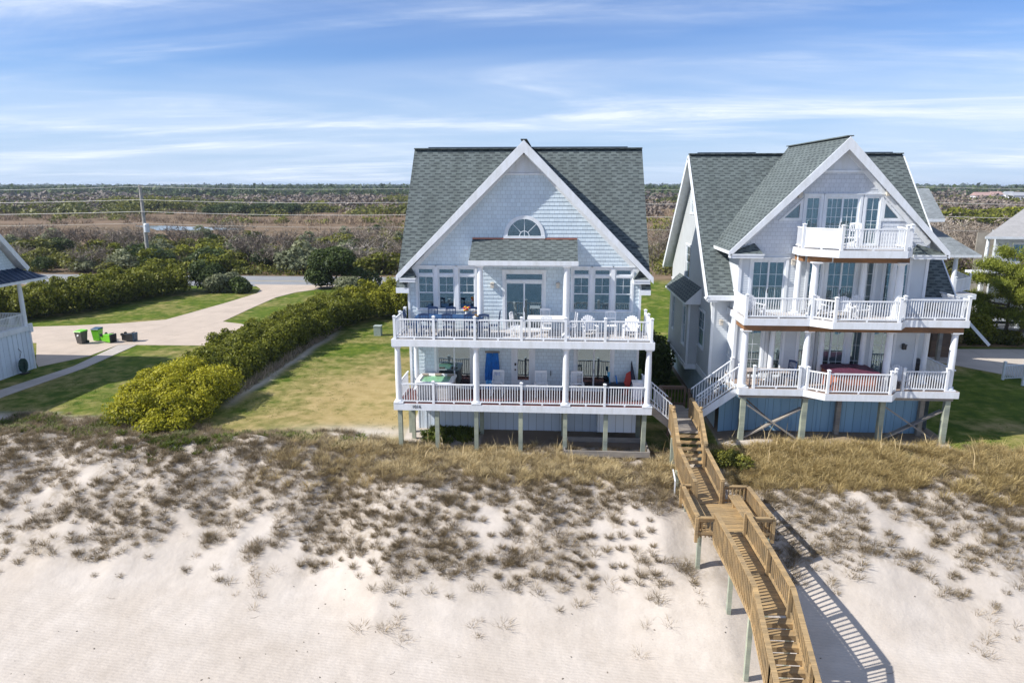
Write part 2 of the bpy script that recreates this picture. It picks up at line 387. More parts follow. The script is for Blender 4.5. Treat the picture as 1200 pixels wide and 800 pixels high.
def npmesh(name, V, F, per, m, tone=None, parent=None, origin=(0, 0, 0), smooth=False):
    """V (n,3), F (k,per) faces of a constant size"""
    me = bpy.data.meshes.new(name); V = np.asarray(V, np.float32) - np.array(origin, np.float32); F = np.asarray(F, np.int32)
    me.vertices.add(len(V)); me.vertices.foreach_set('co', V.ravel())
    me.loops.add(F.size); me.loops.foreach_set('vertex_index', F.ravel())
    me.polygons.add(len(F)); me.polygons.foreach_set('loop_start', np.arange(0, F.size, per, dtype=np.int32))
    try: me.polygons.foreach_set('loop_total', np.full(len(F), per, np.int32))
    except Exception: pass
    me.materials.append(m)
    if smooth: me.polygons.foreach_set('use_smooth', np.ones(len(F), bool))
    me.update(calc_edges=True)
    if tone is not None:
        a = me.attributes.new('tone', 'FLOAT', 'FACE'); a.data.foreach_set('value', np.asarray(tone, np.float32))
    o = bpy.data.objects.new(name, me); col.objects.link(o)
    if parent is not None: o.parent = parent
    else: o.location = origin
    WL[o] = Vector(origin); return o

# ------------------------------------------------------------------ helpers: building pieces
def clip(poly, a, b, c):
    """keep a*u+b*v<=c"""
    out = []
    for i in range(len(poly)):
        p, q = poly[i], poly[(i + 1) % len(poly)]
        dp = a * p[0] + b * p[1] - c; dq = a * q[0] + b * q[1] - c
        if dp <= 1e-9: out.append(p)
        if (dp < -1e-9 and dq > 1e-9) or (dp > 1e-9 and dq < -1e-9):
            t = dp / (dp - dq); out.append((p[0] + t * (q[0] - p[0]), p[1] + t * (q[1] - p[1])))
    return out
class Plane:
    """wall plane: O origin, u along H, v along Z, outward normal N = H x Z"""
    def __init__(s, O, Hd):
        s.O = Vector(O); s.H = Vector(Hd).normalized(); s.N = s.H.cross(Vector((0, 0, 1)))
    def P(s, u, v, n=0.0): return s.O + s.H * u + Vector((0, 0, v)) + s.N * n
    def box(s, mb, u0, u1, v0, v1, n0, n1, mi=0):
        ps = [s.P(u0, v0, n1), s.P(u1, v0, n1), s.P(u1, v0, n0), s.P(u0, v0, n0), s.P(u0, v1, n1), s.P(u1, v1, n1), s.P(u1, v1, n0), s.P(u0, v1, n0)]
        mb.add(ps, [(0, 3, 2, 1), (4, 5, 6, 7), (0, 1, 5, 4), (1, 2, 6, 5), (2, 3, 7, 6), (3, 0, 4, 7)], mi)
def courses(mb, pl, poly, openings=(), pitch=0.19, lip=0.018, mi=0):
    vmin = min(p[1] for p in poly); vmax = max(p[1] for p in poly)
    cuts = set()
    k0 = math.floor(vmin / pitch)
    v = k0 * pitch
    while v < vmax: cuts.add(round(max(v, vmin), 5)); v += pitch
    cuts.add(round(vmax, 5))
    for o in openings:
        vs = (o[1], o[3]) if o[0] != 'f' else [o[1] + (o[2] - o[1]) * i / 8 for i in range(9)]
        for x in vs:
            if vmin < x < vmax: cuts.add(round(x, 5))
    cuts = sorted(cuts)
    for a, b in zip(cuts[:-1], cuts[1:]):
        if b - a < 1e-4: continue
        strip = clip(clip(poly, 0, -1, -a), 0, 1, b)
        if len(strip) < 3: continue
        mid = (a + b) / 2; c0 = math.floor(mid / pitch) * pitch
        def off(v): return lip * (1 - (v - c0) / pitch) if lip else 0.0
        pieces = [strip]
        for o in openings:
            if o[0] == 'f':
                if not (o[1] < mid < o[2]): continue
                ua, ub = o[3](mid)
            else:
                if not (o[1] < mid < o[3]): continue
                ua, ub = o[0], o[2]
            np_ = []
            for q in pieces:
                for r in (clip(q, 1, 0, ua), clip(q, -1, 0, -ub)):
                    if len(r) >= 3: np_.append(r)
            pieces = np_
        for q in pieces:
            mb.add([pl.P(u, v, off(v)) for u, v in q], [tuple(range(len(q)))], mi)
            if lip and abs(a - c0) < 1e-3:
                us = [u for u, v in q if abs(v - a) < 1e-4]
                if len(us) >= 2:
                    u0, u1 = min(us), max(us)
                    mb.add([pl.P(u0, a, 0.0), pl.P(u1, a, 0.0), pl.P(u1, a, lip), pl.P(u0, a, lip)], [(0, 1, 2, 3)], mi)

def window(par, pl, u0, v0, u1, v1, cols=2, rows=2, transom=0.0, casing=0.10, kind='double_hung', grid=True, curtain=False, glass=None, name='window', slim=0.045):
    """opening u0..u1 x v0..v1, frame set into the wall"""
    f = MB(); g = MB(); B = lambda a, b, c, d, n0, n1: pl.box(f, a, b, c, d, n0, n1)
    c = casing
    if c:
        B(u0 - c, u0, v0 - c * .6, v1 + c, -.02, .045); B(u1, u1 + c, v0 - c * .6, v1 + c, -.02, .045)
        B(u0, u1, v1, v1 + c, -.02, .045); B(u0, u1, v0 - c * .6, v0, -.02, .055)
        B(u0 - c - .03, u1 + c + .03, v1 + c, v1 + c + .035, -.02, .085)
    t = slim
    top = v1 - transom
    def sash(a, b, lo, hi, n, gc, gr, tt=t):
        B(a, a + tt, lo, hi, n - .03, n); B(b - tt, b, lo, hi, n - .03, n); B(a + tt, b - tt, lo, lo + tt, n - .03, n); B(a + tt, b - tt, hi - tt, hi, n - .03, n)
        for i in range(1, gc):
            x = a + tt + (b - a - 2 * tt) * i / gc; B(x - .009, x + .009, lo + tt, hi - tt, n - .022, n - .006)
        for i in range(1, gr):
            y = lo + tt + (hi - lo - 2 * tt) * i / gr; B(a + tt, b - tt, y - .009, y + .009, n - .0225, n - .0055)
        pl.box(g, a + tt * .5, b - tt * .5, lo + tt * .5, hi - tt * .5, n - .018, n - .014)
    # jamb lining
    B(u0, u0 + .02, v0, v1, -.12, 0); B(u1 - .02, u1, v0, v1, -.12, 0); B(u0 + .02, u1 - .02, v0, v0 + .02, -.12, 0.01); B(u0 + .02, u1 - .02, v1 - .02, v1, -.12, 0)
    a, b = u0 + .02, u1 - .02
    if transom:
        B(a, b, top - .05, top + .05, -.1, .03); sash(a, b, top + .05, v1 - .02, -.02, cols if kind == 'slider' else 1, 1); hi = top - .05
    else: hi = v1 - .02
    lo = v0 + .02
    if kind == 'double_hung':
        m = (lo + hi) / 2
        sash(a, b, m - .02, hi, -.02, cols if grid else 1, rows if grid else 1); sash(a, b, lo, m + .02, -.05, 1, 1)
    elif kind == 'fixed': sash(a, b, lo, hi, -.02, cols if grid else 1, rows if grid else 1)
    elif kind == 'slider':
        m = (a + b) / 2
        sash(a, m + .03, lo, hi, -.05, cols if grid else 1, rows if grid else 1, .07); sash(m - .03, b, lo, hi, -.015, cols if grid else 1, rows if grid else 1, .07)
    fr = f.build(name, TRIM, par); g.build('pane', glass or GLASS, fr)
    if kind == 'slider':
        h = MB(); pl.box(h, m + .0, m + .03, lo + .9, lo + 1.1, -.014, .02); h.build('handle', BLACK, fr)
    if curtain:
        cu = MB(); n = 40; pts = []
        spans = [(a, a + (b - a) * .42), (b - (b - a) * .42, b)] if curtain == 'split' else [(a, b)]
        for (x0, x1) in spans:
            pr_ = None
            for i in range(n + 1):
                x = x0 + (x1 - x0) * i / n; d = -.22 + .035 * math.sin(i * 1.4) + .01 * math.sin(i * .37)
                cur = (pl.P(x, lo, d), pl.P(x, hi, d))
                if pr_: cu.add([pr_[0], cur[0], cur[1], pr_[1]], [(0, 1, 2, 3)])
                pr_ = cur
        cu.build('curtain', CURTAIN, fr)
    return fr
def wbox(o): return (o[0], o[1], o[2], o[3])

def post_mesh(par, x, y, z0, z1, w=.12, m=None, cap=True, name='railing_post'):
    b = MB(); b.box(x - w / 2, x + w / 2, y - w / 2, y + w / 2, z0, z1)
    if cap:
        c = w / 2 + .02; b.box(x - c, x + c, y - c, y + c, z1, z1 + .03)
        b.add([(x - c, y - c, z1 + .03), (x + c, y - c, z1 + .03), (x + c, y + c, z1 + .03), (x - c, y + c, z1 + .03), (x, y, z1 + .075)], [(0, 1, 4), (1, 2, 4), (2, 3, 4), (3, 0, 4)])
    return b.build(name, m or WHITE, par)
def rail(par, p0, p1, h=0.98, gap=.115, bal=.035, m=None, w=.07, low=.1, foot=True, solid=False, name='railing_panel'):
    """p0,p1 on the floor; white panel with balusters"""
    p0 = Vector(p0); p1 = Vector(p1); b = MB(); d = p1 - p0; Lh = math.hypot(d.x, d.y)
    up = Vector((0, 0, 1))
    b.beam(p0 + up * (h - .03), p1 + up * (h - .03), w, .06, plumb=True); b.beam(p0 + up * low, p1 + up * low, .05, .06, plumb=True)
    if solid:
        b.beam(p0 + up * (h + low) * .5, p1 + up * (h + low) * .5, .02, h - low - .09, plumb=True)
    else:
        n = max(1, int(Lh / gap))
        for i in range(1, n):
            q = p0 + d * (i / n); b.box(q.x - bal / 2, q.x + bal / 2, q.y - bal / 2, q.y + bal / 2, q.z + low + .02, q.z + h - .05)
    if foot:
        q = p0 + d * .5; b.box(q.x - .04, q.x + .04, q.y - .03, q.y + .03, q.z, q.z + low - .02)
    return b.build(name, m or WHITE, par)
def column(par, x, y, z0, z1, r=.13, name='column'):
    b = MB(); b.box(x - r * 1.6, x + r * 1.6, y - r * 1.6, y + r * 1.6, z0, z0 + .06)
    b.lathe(x, y, [(r * 1.45, z0 + .06), (r * 1.5, z0 + .1), (r * 1.2, z0 + .15), (r * 1.05, z0 + .17), (r * 1.03, z0 + .6 * (z1 - z0)), (r * .86, z1 - .16), (r * .95, z1 - .15), (r * .95, z1 - .12), (r * 1.25, z1 - .07), (r * 1.3, z1 - .05)], 20)
    b.box(x - r * 1.4, x + r * 1.4, y - r * 1.4, y + r * 1.4, z1 - .05, z1)
    o = b.build(name, WHITE, par)
    return o
def slab(par, pts, th, name='roof', mats=None):
    """roof slab, pts counter-clockwise seen from above, thickness downward"""
    b = MB(); b.prism(pts, (0, 0, -th), 0, 1); return b.build(name, mats or [SHINGLE, TRIM], par)
def piling(par, x, y, z1, w=.2, m=None, name='piling', z0=None):
    b = MB(); b.box(x - w / 2, x + w / 2, y - w / 2, y + w / 2, (gz(x, y) - .6) if z0 is None else z0, z1); return b.build(name, m or GREENPOST, par)
def lamp(par, pl, u, v, m=None):
    b = MB(); pl.box(b, u - .05, u + .05, v - .1, v + .14, 0.0, .05); pl.box(b, u - .08, u + .08, v - .14, v + .08, .05, .2); pl.box(b, u - .1, u + .1, v + .08, v + .11, .03, .23)
    return b.build('wall_lamp', m or LAMPW, par)

# ------------------------------------------------------------------ ground, paving, water
def m_ground():
    m, nt, b = mat('ground_cover'); L = nt.links.new
    ob = mapped(nt, 'Object')
    def at(n): a = nd(nt, 'ShaderNodeAttribute'); a.attribute_name = n; return a.outputs['Fac']
    # sand
    s1 = noise(nt, ob, .35, 5); s2 = noise(nt, ob, 9.0, 4)
    sand = mixc(nt, ramp(nt, s1, .3, .7), (.475, .415, .35), (.535, .48, .42))
    sand = mixc(nt, 1.0, sand, mixc(nt, ramp(nt, noise(nt, ob, 1.3, 7, .65), .3, .7), (.90, .895, .885), (1.06, 1.06, 1.06)), 'MULTIPLY')
    sp = noise(nt, ob, 38, 2, .5); sand = mixc(nt, ramp(nt, sp, .76, .80), sand, (.20, .17, .14))
    litter = mixc(nt, noise(nt, ob, 6, 5), (.26, .21, .15), (.46, .40, .33))
    ln = nd(nt, 'ShaderNodeMath', _operation='MULTIPLY'); L(at('litter'), ln.inputs[0]); L(ramp(nt, noise(nt, ob, 5, 5, .65), .36, .62), ln.inputs[1])
    sand = mixc(nt, ln.outputs[0], sand, litter)
    # lawn
    g1 = noise(nt, ob, .16, 5, .6); g2 = noise(nt, ob, 1.1, 6, .65); g3 = noise(nt, ob, 14, 3)
    green = mixc(nt, ramp(nt, g2, .35, .65), (.052, .090, .008), (.125, .165, .018))
    dry = mixc(nt, ramp(nt, g2, .3, .7), (.26, .195, .075), (.38, .29, .135))
    mx = nd(nt, 'ShaderNodeMath', _operation='MULTIPLY_ADD'); L(g2, mx.inputs[0]); mx.inputs[1].default_value = .8; L(g1, mx.inputs[2])
    dr = nd(nt, 'ShaderNodeMath', _operation='ADD'); L(ramp(nt, mx.outputs[0], .72, 1.15), dr.inputs[0])
    dv = nd(nt, 'ShaderNodeMath', _operation='MULTIPLY_ADD'); L(at('dry'), dv.inputs[0]); dv.inputs[1].default_value = 1.1; dv.inputs[2].default_value = -.42
    L(dv.outputs[0], dr.inputs[1]); dr.use_clamp = True
    lawn = mixc(nt, dr.outputs[0], green, dry)
    lawn = mixc(nt, 1.0, lawn, mixc(nt, g3, (.72, .72, .72), (1.25, 1.25, 1.25)), 'MULTIPLY')
    c = mixc(nt, at('lawn'), sand, lawn)
    # scrub soil and marsh
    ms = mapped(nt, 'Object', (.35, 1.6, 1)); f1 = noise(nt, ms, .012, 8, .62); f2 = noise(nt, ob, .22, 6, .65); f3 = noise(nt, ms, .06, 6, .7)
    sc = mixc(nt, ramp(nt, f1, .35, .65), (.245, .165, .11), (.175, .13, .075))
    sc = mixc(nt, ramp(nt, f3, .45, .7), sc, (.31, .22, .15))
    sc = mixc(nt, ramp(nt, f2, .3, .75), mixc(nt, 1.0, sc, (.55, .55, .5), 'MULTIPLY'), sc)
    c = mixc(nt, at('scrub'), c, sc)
    straw = mixc(nt, noise(nt, ob, 3, 6), (.20, .12, .06), (.42, .27, .15)); c = mixc(nt, at('straw'), c, straw)
    L(c, b.inputs['Base Color']); b.inputs['Roughness'].default_value = .95; b.inputs['Specular IOR Level'].default_value = .1
    # ripples on the beach and lumps elsewhere
    rp = nd(nt, 'ShaderNodeTexWave', Scale=2.6, Distortion=3.5, Detail=3.0); rp.wave_type = 'BANDS'; rp.bands_direction = 'DIAGONAL'
    rp.inputs['Detail Scale'].default_value = 1.2; L(mapped(nt, 'Object', (1.0, 1.2, 1), (0, 0, R(-38))), rp.inputs['Vector'])
    hh = nd(nt, 'ShaderNodeMath', _operation='MULTIPLY'); L(rp.outputs[0], hh.inputs[0]); L(at('beach'), hh.inputs[1])
    h2 = nd(nt, 'ShaderNodeMath', _operation='MULTIPLY_ADD'); L(noise(nt, ob, 2.2, 7, .6), h2.inputs[0]); h2.inputs[1].default_value = 1.6
    h3 = nd(nt, 'ShaderNodeMath', _operation='MULTIPLY'); L(hh.outputs[0], h3.inputs[0]); h3.inputs[1].default_value = .22; L(h3.outputs[0], h2.inputs[2])
    bump(nt, b, h2.outputs[0], .55, .05)
    return m
def axis(parts):
    out = []
    for a, b, st in parts:
        n = max(1, int(round((b - a) / st))); out += [a + (b - a) * i / n for i in range(n)]
    out.append(parts[-1][1]); return np.array(out)
gx = axis([(-12000, -2000, 1000), (-2000, -300, 170), (-300, -60, 12), (-60, -30, 1.2), (-30, 24, .16), (24, 60, 1.0), (60, 300, 12), (300, 2000, 170), (2000, 12000, 1000)])
gy = axis([(-60, 8, 4), (8, 18, .5), (18, 34.5, .14), (34.5, 64, .5), (64, 110, 1.5), (110, 400, 12), (400, 2000, 100), (2000, 14000, 1000)])
GX, GY = np.meshgrid(gx, gy)
GZ = tz(GX, GY)
GZ = np.where(GY < 12, -4.77 - (12 - GY) * 0.035, GZ)
PONDS = [(-113, 202, 22, 9, -.35)]
V = np.stack([GX.ravel(), GY.ravel(), GZ.ravel()], 1); nx, ny = len(gx), len(gy)
idx = np.arange(nx * ny).reshape(ny, nx)
F = np.stack([idx[:-1, :-1].ravel(), idx[:-1, 1:].ravel(), idx[1:, 1:].ravel(), idx[1:, :-1].ravel()], 1)
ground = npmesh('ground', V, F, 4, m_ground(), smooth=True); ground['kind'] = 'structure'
def vattr(name, val):
    a = ground.data.attributes.new(name, 'FLOAT', 'POINT'); a.data.foreach_set('value', np.asarray(val, np.float32).ravel())
nz1 = fbm(GX, GY, 2.0, 3, 3) - .5
lawnm = sstep(GY - lawn_edge(GX) + 1.6 * nz1, -.35, .5)
lawnm = lawnm * (1 - sstep(GY, 92, 96)) * (1 - sstep(-GX, 52, 56)) * (1 - sstep(GX, 40, 44))
lawnm = lawnm * (1 - .85 * np.exp(-((GX + 9.5) / 3.2) ** 2 - ((GY - 33.3) / .8) ** 2))
lawnm = lawnm * (1 - .8 * np.exp(-((GX + 19.0 + .12 * np.sin(GY)) / .38) ** 2) * sstep(GY, 36, 38) * (1 - sstep(GY, 55, 60)))
lawnm = lawnm * (1 - ((GX > -7.6) & (GX < 4.8) & (GY < 45))) * (1 - ((GX > 8.2) & (GX < 19.3) & (GY < 48) & (GY > 32)))
vattr('lawn', lawnm)
sc = np.maximum(np.maximum(sstep(GY, 88, 93), sstep(-GX, 52, 56)), 0) * sstep(GY, 40, 44)
sc = np.maximum(sc, sstep(GX, 55, 60) * sstep(GY, 60, 66))
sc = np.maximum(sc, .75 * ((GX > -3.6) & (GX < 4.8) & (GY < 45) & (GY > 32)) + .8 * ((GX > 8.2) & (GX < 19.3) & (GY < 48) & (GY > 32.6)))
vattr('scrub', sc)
vattr('straw', np.maximum(sstep(GY, 53.3, 54.2) * (1 - sstep(GY, 56.8, 57.4)) * sstep(GX, 25, 27) * (1 - sstep(GX, 42, 44)), 0))
vattr('litter', np.clip(veg_density(GX, GY) * 1.0, 0, 1))
vattr('beach', 1 - sstep(GY, 22, 24.5))
dry = np.exp(-((GX + 11) / 4.5) ** 2 - ((GY - 40) / 9) ** 2) * .85 + .25 * sstep(GY, 30, 34) * (1 - sstep(GY, 35, 37)) + .15 * (1 - sstep(GX, -8, -7))
dry = dry + .55 * np.exp(-((GX - 27) / 4) ** 2 - ((GY - 48) / 4) ** 2) + .5 * np.exp(-((GX + 26) / 3) ** 2 - ((GY - 49) / 1.6) ** 2)
vattr('dry', np.clip(dry, 0, 1.2))

def sheet(name, pts, z, m, label=None, kind='structure'):
    b = MB(); b.add([(x, y, z) for x, y in pts], [tuple(range(len(pts)))]); o = b.build(name, m); o['kind'] = kind; return o
def pave_mat(name, c, joint=2.4):
    m, nt, b = mat(name); ob = mapped(nt, 'Object')
    f = noise(nt, ob, .5, 6, .6); g = noise(nt, ob, 18, 3)
    cc = mixc(nt, ramp(nt, f, .3, .7), tuple(x * .86 for x in c), tuple(x * 1.06 for x in c))
    cc = mixc(nt, 1.0, cc, mixc(nt, g, (.86, .86, .86), (1.1, 1.1, 1.1)), 'MULTIPLY')
    t = brick(nt, mapped(nt, 'Object', (1, 1, 1), (0, 0, R(8))), joint, joint, (1, 1, 1), (1, 1, 1), (.62, .6, .58), .018, off=0)
    cc = mixc(nt, 1.0, cc, t.outputs['Color'], 'MULTIPLY')
    st = noise(nt, ob, 1.4, 3, .5); cc = mixc(nt, ramp(nt, st, .74, .80), cc, tuple(x * .55 for x in c))
    nt.links.new(cc, b.inputs['Base Color']); b.inputs['Roughness'].default_value = .9; return m
CONC = pave_mat('driveway_concrete', (.50, .41, .325), 3.6)
CONC2 = pave_mat('path_concrete', (.46, .41, .36), 1.5)
ASPH = plain('asphalt', (.24, .245, .25), .9, .12, .6)
ASPH2 = plain('dark_asphalt', (.10, .105, .115), .9, .15, .6)
def drive(name, pts, z, m):      # a slab with a small real thickness
    b = MB(); b.prism([(x, y, z) for x, y in pts], (0, 0, -.12)); o = b.build(name, m); o['kind'] = 'structure'; return o
drive('driveway', [(-52, 52.6), (-42.1, 51.9), (-37.5, 45.9), (-36.4, 44.7), (-34.9, 47.9), (-35.0, 51.7), (-29.5, 51.8), (-25.2, 52.0), (-26.6, 55.5), (-27.2, 59.1), (-29.0, 60.7), (-31.2, 61.6),
                    (-31.6, 68), (-31.9, 76), (-31.0, 80), (-28.5, 83.5), (-26, 86.2), (-39, 86.2), (-36.5, 82.5), (-35.4, 79), (-35.9, 72), (-36.6, 66), (-37.1, 62.2), (-40.2, 60.3), (-44, 58.9), (-52, 57.2)], .03, CONC)
drive('footpath', [(-34.95, 51.6), (-34.0, 44.9), (-34.6, 39.2), (-34.9, 30), (-33.6, 30), (-33.3, 38.7), (-32.9, 44.6), (-33.5, 51.72)], .034, CONC2)
b = MB(); b.add([(-400, 86, .02), (400, 83, .02), (400, 92.5, .02), (-400, 96.5, .02)], [(0, 1, 2, 3)]); o = b.build('road', ASPH); o['kind'] = 'structure'
b = MB(); YL = plain('road_paint', (.55, .40, .10), .8)
for dy in (-.14, .14): b.add([(-400, 91.2 + dy, .026), (400, 87.7 + dy, .026), (400, 87.8 + dy, .026), (-400, 91.3 + dy, .026)], [(0, 1, 2, 3)])
o = b.build('road_marking', YL); o['kind'] = 'structure'
drive('parking_pad', [(28.6, 52.6), (26.0, 50.2), (30.5, 44.6), (38, 46.0), (50, 47.5), (50, 53.4), (38, 53.1)], .38, pave_mat('pad_concrete', (.52, .455, .38), 3.0))
drive('side_road', [(30, 80), (34, 72), (36.5, 64), (40, 59.3), (70, 55), (90, 60), (70, 66), (46, 71), (44, 80)], .025 + .35, ASPH2)
drive('side_pavement', [(34.5, 58.5), (38.3, 57.4), (60, 53.8), (75, 53.6), (75, 55.2), (60, 56.3), (39.5, 59.1), (36, 62)], .36, CONC2)
WATER = plain('still_water', (.10, .14, .18), .06, .1, .05, spec=.8)
b = MB(); pts = []
for k in range(40):
    a = 2 * PI * k / 40; r = 1 + .16 * math.sin(3 * a + .6) + .07 * math.sin(7 * a)
    pts.append((-114 + 17 * r * math.cos(a) + 4 * math.sin(2 * a), 204 + 9 * r * math.sin(a) - .38 * 17 * r * math.cos(a), .05))
b.add(pts, [tuple(range(40))]); o = b.build('tidal_creek', WATER); o['kind'] = 'structure'
b = MB(); b.add([(-12000, -12000, -5.9), (12000, -12000, -5.9), (12000, -14, -5.9), (-12000, -14, -5.9)], [(0, 1, 2, 3)])
SEAM, nt, bb = mat('sea_water'); bb.inputs['Base Color'].default_value = (.02, .09, .12, 1); bb.inputs['Roughness'].default_value = .12
bump(nt, bb, noise(nt, mapped(nt, 'Object', (.3, 1, 1)), .5, 6), .8, .4); o = b.build('sea', SEAM); o['kind'] = 'structure'
b = MB(); b.add([(900, 3600, .4), (12000, 3600, .4), (12000, 13900, .4), (900, 13900, .4)], [(0, 1, 2, 3)]); o = b.build('distant_sound_water', WATER); o['kind'] = 'structure'

# ------------------------------------------------------------------ middle house
H1 = thing('beach_house', 'middle beach house with one broad shingled front gable, half-round window and two full-width white decks', 'house', (-1.5, 36, 0))
def build_h1():
    h = H1; YF = 33.8; XL, XR = -7.3, 4.3
    pl = Plane((0, YF, 0), (1, 0, 0))                          # u = X
    # window specs
    ups = []
    for x0, x1 in ((-6.82, -3.92), (.96, 3.86)):
        w = (x1 - x0 - 2 * .2) / 3
        for i in range(3): ups.append((x0 + i * (w + .2), 6.42, x0 + i * (w + .2) + w, 8.52))
    door = (-2.42, 5.43, -.50, 8.3); s1 = (-5.95, 2.30, -4.15, 4.62); d2 = (-1.98, 2.30, -1.0, 4.6); s2 = (1.2, 2.30, 3.0, 4.62)
    arc = ('f', 10.12, 11.02, lambda v: (-1.46 - math.sqrt(max(.9 ** 2 - (v - 10.12) ** 2, 0)), -1.46 + math.sqrt(max(.9 ** 2 - (v - 10.12) ** 2, 0))))
    ops = [wbox(o) for o in ups] + [door, s1, d2, s2, arc]
    b = MB()
    courses(b, pl, [(XL, 2.0), (XR, 2.0), (XR, 8.25), (XL, 8.25)], ops, .19, .02)
    courses(b, pl, [(XL, 8.25), (XR, 8.25), (-.37, 13.1), (-2.59, 13.1)], ops, .19, .02)
    b.build('front_wall', SHAKE, h)
    b = MB(); courses(b, pl, [(-2.59, 13.1), (-.37, 13.1), (-1.48, 14.28)], (), .09, .03); b.build('gable_louver', TRIM, h)
    b = MB(); pl.box(b, -2.62, -.34, 13.02, 13.12, -.02, .07); b.build('gable_trim', TRIM, h)
    # side and back walls
    for nm, pp, H_, x in (('side_wall', (XL, 0, 0), (0, -1, 0), -1), ('side_wall', (XR, 0, 0), (0, 1, 0), 1)):
        p = Plane(pp, H_); b = MB(); s = -1 if x < 0 else 1
        poly = [(YF * s, 2.0), (44.6 * s, 2.0), (44.6 * s, 7.7), (39.2 * s, 14.2), (YF * s, 7.7)]
        if s < 0: poly = poly[::-1]
        wn = [(36.0 * s, 3.4, 37.0 * s, 4.9), (40 * s, 3.4, 41 * s, 4.9), (36.6 * s, 6.2, 37.6 * s, 7.8), (41 * s, 6.2, 42 * s, 7.8)]
        wn = [(min(a, c), b0, max(a, c), d0) for a, b0, c, d0 in wn]
        courses(b, p, poly, wn, .19, .02); b.build(nm, SHAKE, h)
        for o in wn: window(h, p, *o)
    b = MB(); courses(b, Plane((0, 44.6, 0), (-1, 0, 0)), [(-XR, 2.0), (-XL, 2.0), (-XL, 7.7), (-XR, 7.7)], (), .19, .02); b.build('back_wall', SHAKE, h)
    # corner boards
    for x in (XL, XR):
        b = MB(); b.box(x - .045, x + .07, YF - .045, YF + .08, 2.0, 8.1) if x < 0 else b.box(x - .07, x + .045, YF - .045, YF + .08, 2.0, 8.1); b.build('corner_board', TRIM, h)
    # upper windows
    for i, o in enumerate(ups):
        window(h, pl, *o, cols=2, rows=2, transom=.36, casing=.1, slim=.05, curtain='split' if i in (1, 4) else False, glass=GLASSD)
    window(h, pl, *door, cols=1, rows=1, transom=.42, casing=.13, kind='slider', grid=False, name='sliding_door', glass=GLASSD)
    window(h, pl, *s1, cols=1, rows=1, casing=.13, kind='slider', grid=False, name='sliding_door', curtain='split', glass=GLASSD)
    window(h, pl, *s2, cols=1, rows=1, casing=.13, kind='slider', grid=False, name='sliding_door', curtain='split', glass=GLASSD)
    # entrance door with glass
    f = MB(); pl.box(f, d2[0], d2[0] + .2, 2.3, 4.55, -.05, .0); pl.box(f, d2[2] - .2, d2[2], 2.3, 4.55, -.05, .0); pl.box(f, d2[0] + .2, d2[2] - .2, 2.3, 2.78, -.05, 0); pl.box(f, d2[0] + .2, d2[2] - .2, 4.4, 4.55, -.05, 0)
    for a, c in ((d2[0] - .12, d2[0]), (d2[2], d2[2] + .12)): pl.box(f, a, c, 2.27, 4.7, -.03, .045)
    pl.box(f, d2[0], d2[2], 4.55, 4.7, -.03, .045)
    fr = f.build('front_door', TRIM, h); g = MB(); pl.box(g, d2[0] + .18, d2[2] - .18, 2.76, 4.42, -.03, -.025); g.build('pane', GLASSD, fr)
    g = MB(); pl.box(g, d2[0] + .04, d2[0] + .13, 3.55, 3.68, 0, .03); pl.box(g, d2[0] + .05, d2[0] + .12, 3.3, 3.37, 0, .07); g.build('handle', BLACK, fr)
    # half round window
    f = MB(); N = 24
    def ring(mb, r0, r1, n0, n1, a0=0, a1=PI, N=N):
        for k in range(N):
            t0, t1 = a0 + (a1 - a0) * k / N, a0 + (a1 - a0) * (k + 1) / N
            q = [(r0, t0), (r1, t0), (r1, t1), (r0, t1)]
            A = [pl.P(-1.46 + r * math.cos(t), 10.12 + r * math.sin(t), n1) for r, t in q]; C_ = [pl.P(-1.46 + r * math.cos(t), 10.12 + r * math.sin(t), n0) for r, t in q]
            mb.add(A + C_, [(0, 1, 2, 3), (7, 6, 5, 4), (0, 4, 5, 1), (1, 5, 6, 2), (2, 6, 7, 3), (3, 7, 4, 0)])
    ring(f, .82, 1.0, -.06, .06); ring(f, .22, .25, -.03, 0.0, N=12)
    pl.box(f, -2.48, -.44, 10.0, 10.12, -.06, .08)
    for k in range(1, 4):
        a = PI * k / 4; p0 = pl.P(-1.46 + .24 * math.cos(a), 10.12 + .24 * math.sin(a), -.015); p1 = pl.P(-1.46 + .84 * math.cos(a), 10.12 + .84 * math.sin(a), -.015); f.beam(p0, p1, .025, .025, up=(0, 1, 0))
    pl.box(f, -1.473, -1.447, 10.12, 10.34, -.03, -.005)
    fr = f.build('half_round_window', TRIM, h); g = MB()
    pts = [pl.P(-1.46 + .86 * math.cos(PI * k / N), 10.12 + .86 * math.sin(PI * k / N), -.03) for k in range(N + 1)]
    g.add(pts, [tuple(range(N + 1))]); g.build('pane', GLASSD, fr)
    # rooms seen through the glass
    b = MB(); b.box(XL + .1, XR - .1, 38.4, 38.5, 2.2, 8.75); b.box(-3, 0, 36.2, 36.3, 9.5, 12.2); b.box(XL + .1, XR - .1, YF + .15, 38.4, 5.1, 5.38); b.box(XL + .1, XR - .1, YF + .15, 38.4, 2.0, 2.22); b.box(XL + .1, XR - .1, YF + .15, 38.4, 8.75, 8.9)
    for x in (-3.2, .4): b.box(x, x + .1, YF + .2, 38.4, 2.2, 8.8)
    b.box(-6.4, -4.4, 37, 37.8, 5.4, 6.3); b.box(1.2, 3.4, 36.4, 37.6, 5.4, 6.2); b.box(-2.2, -1, 36.6, 37.6, 5.4, 6.4)
    b.build('interior', ROOM, h)
    # roofs
    rx0, rx1 = -7.85, 4.75; ye, ze, yr, zr = 33.45, 7.58, 39.2, 14.5
    zn = lambda y: ze + (y - ye) * (zr - ze) / (yr - ye); yn = 35.6
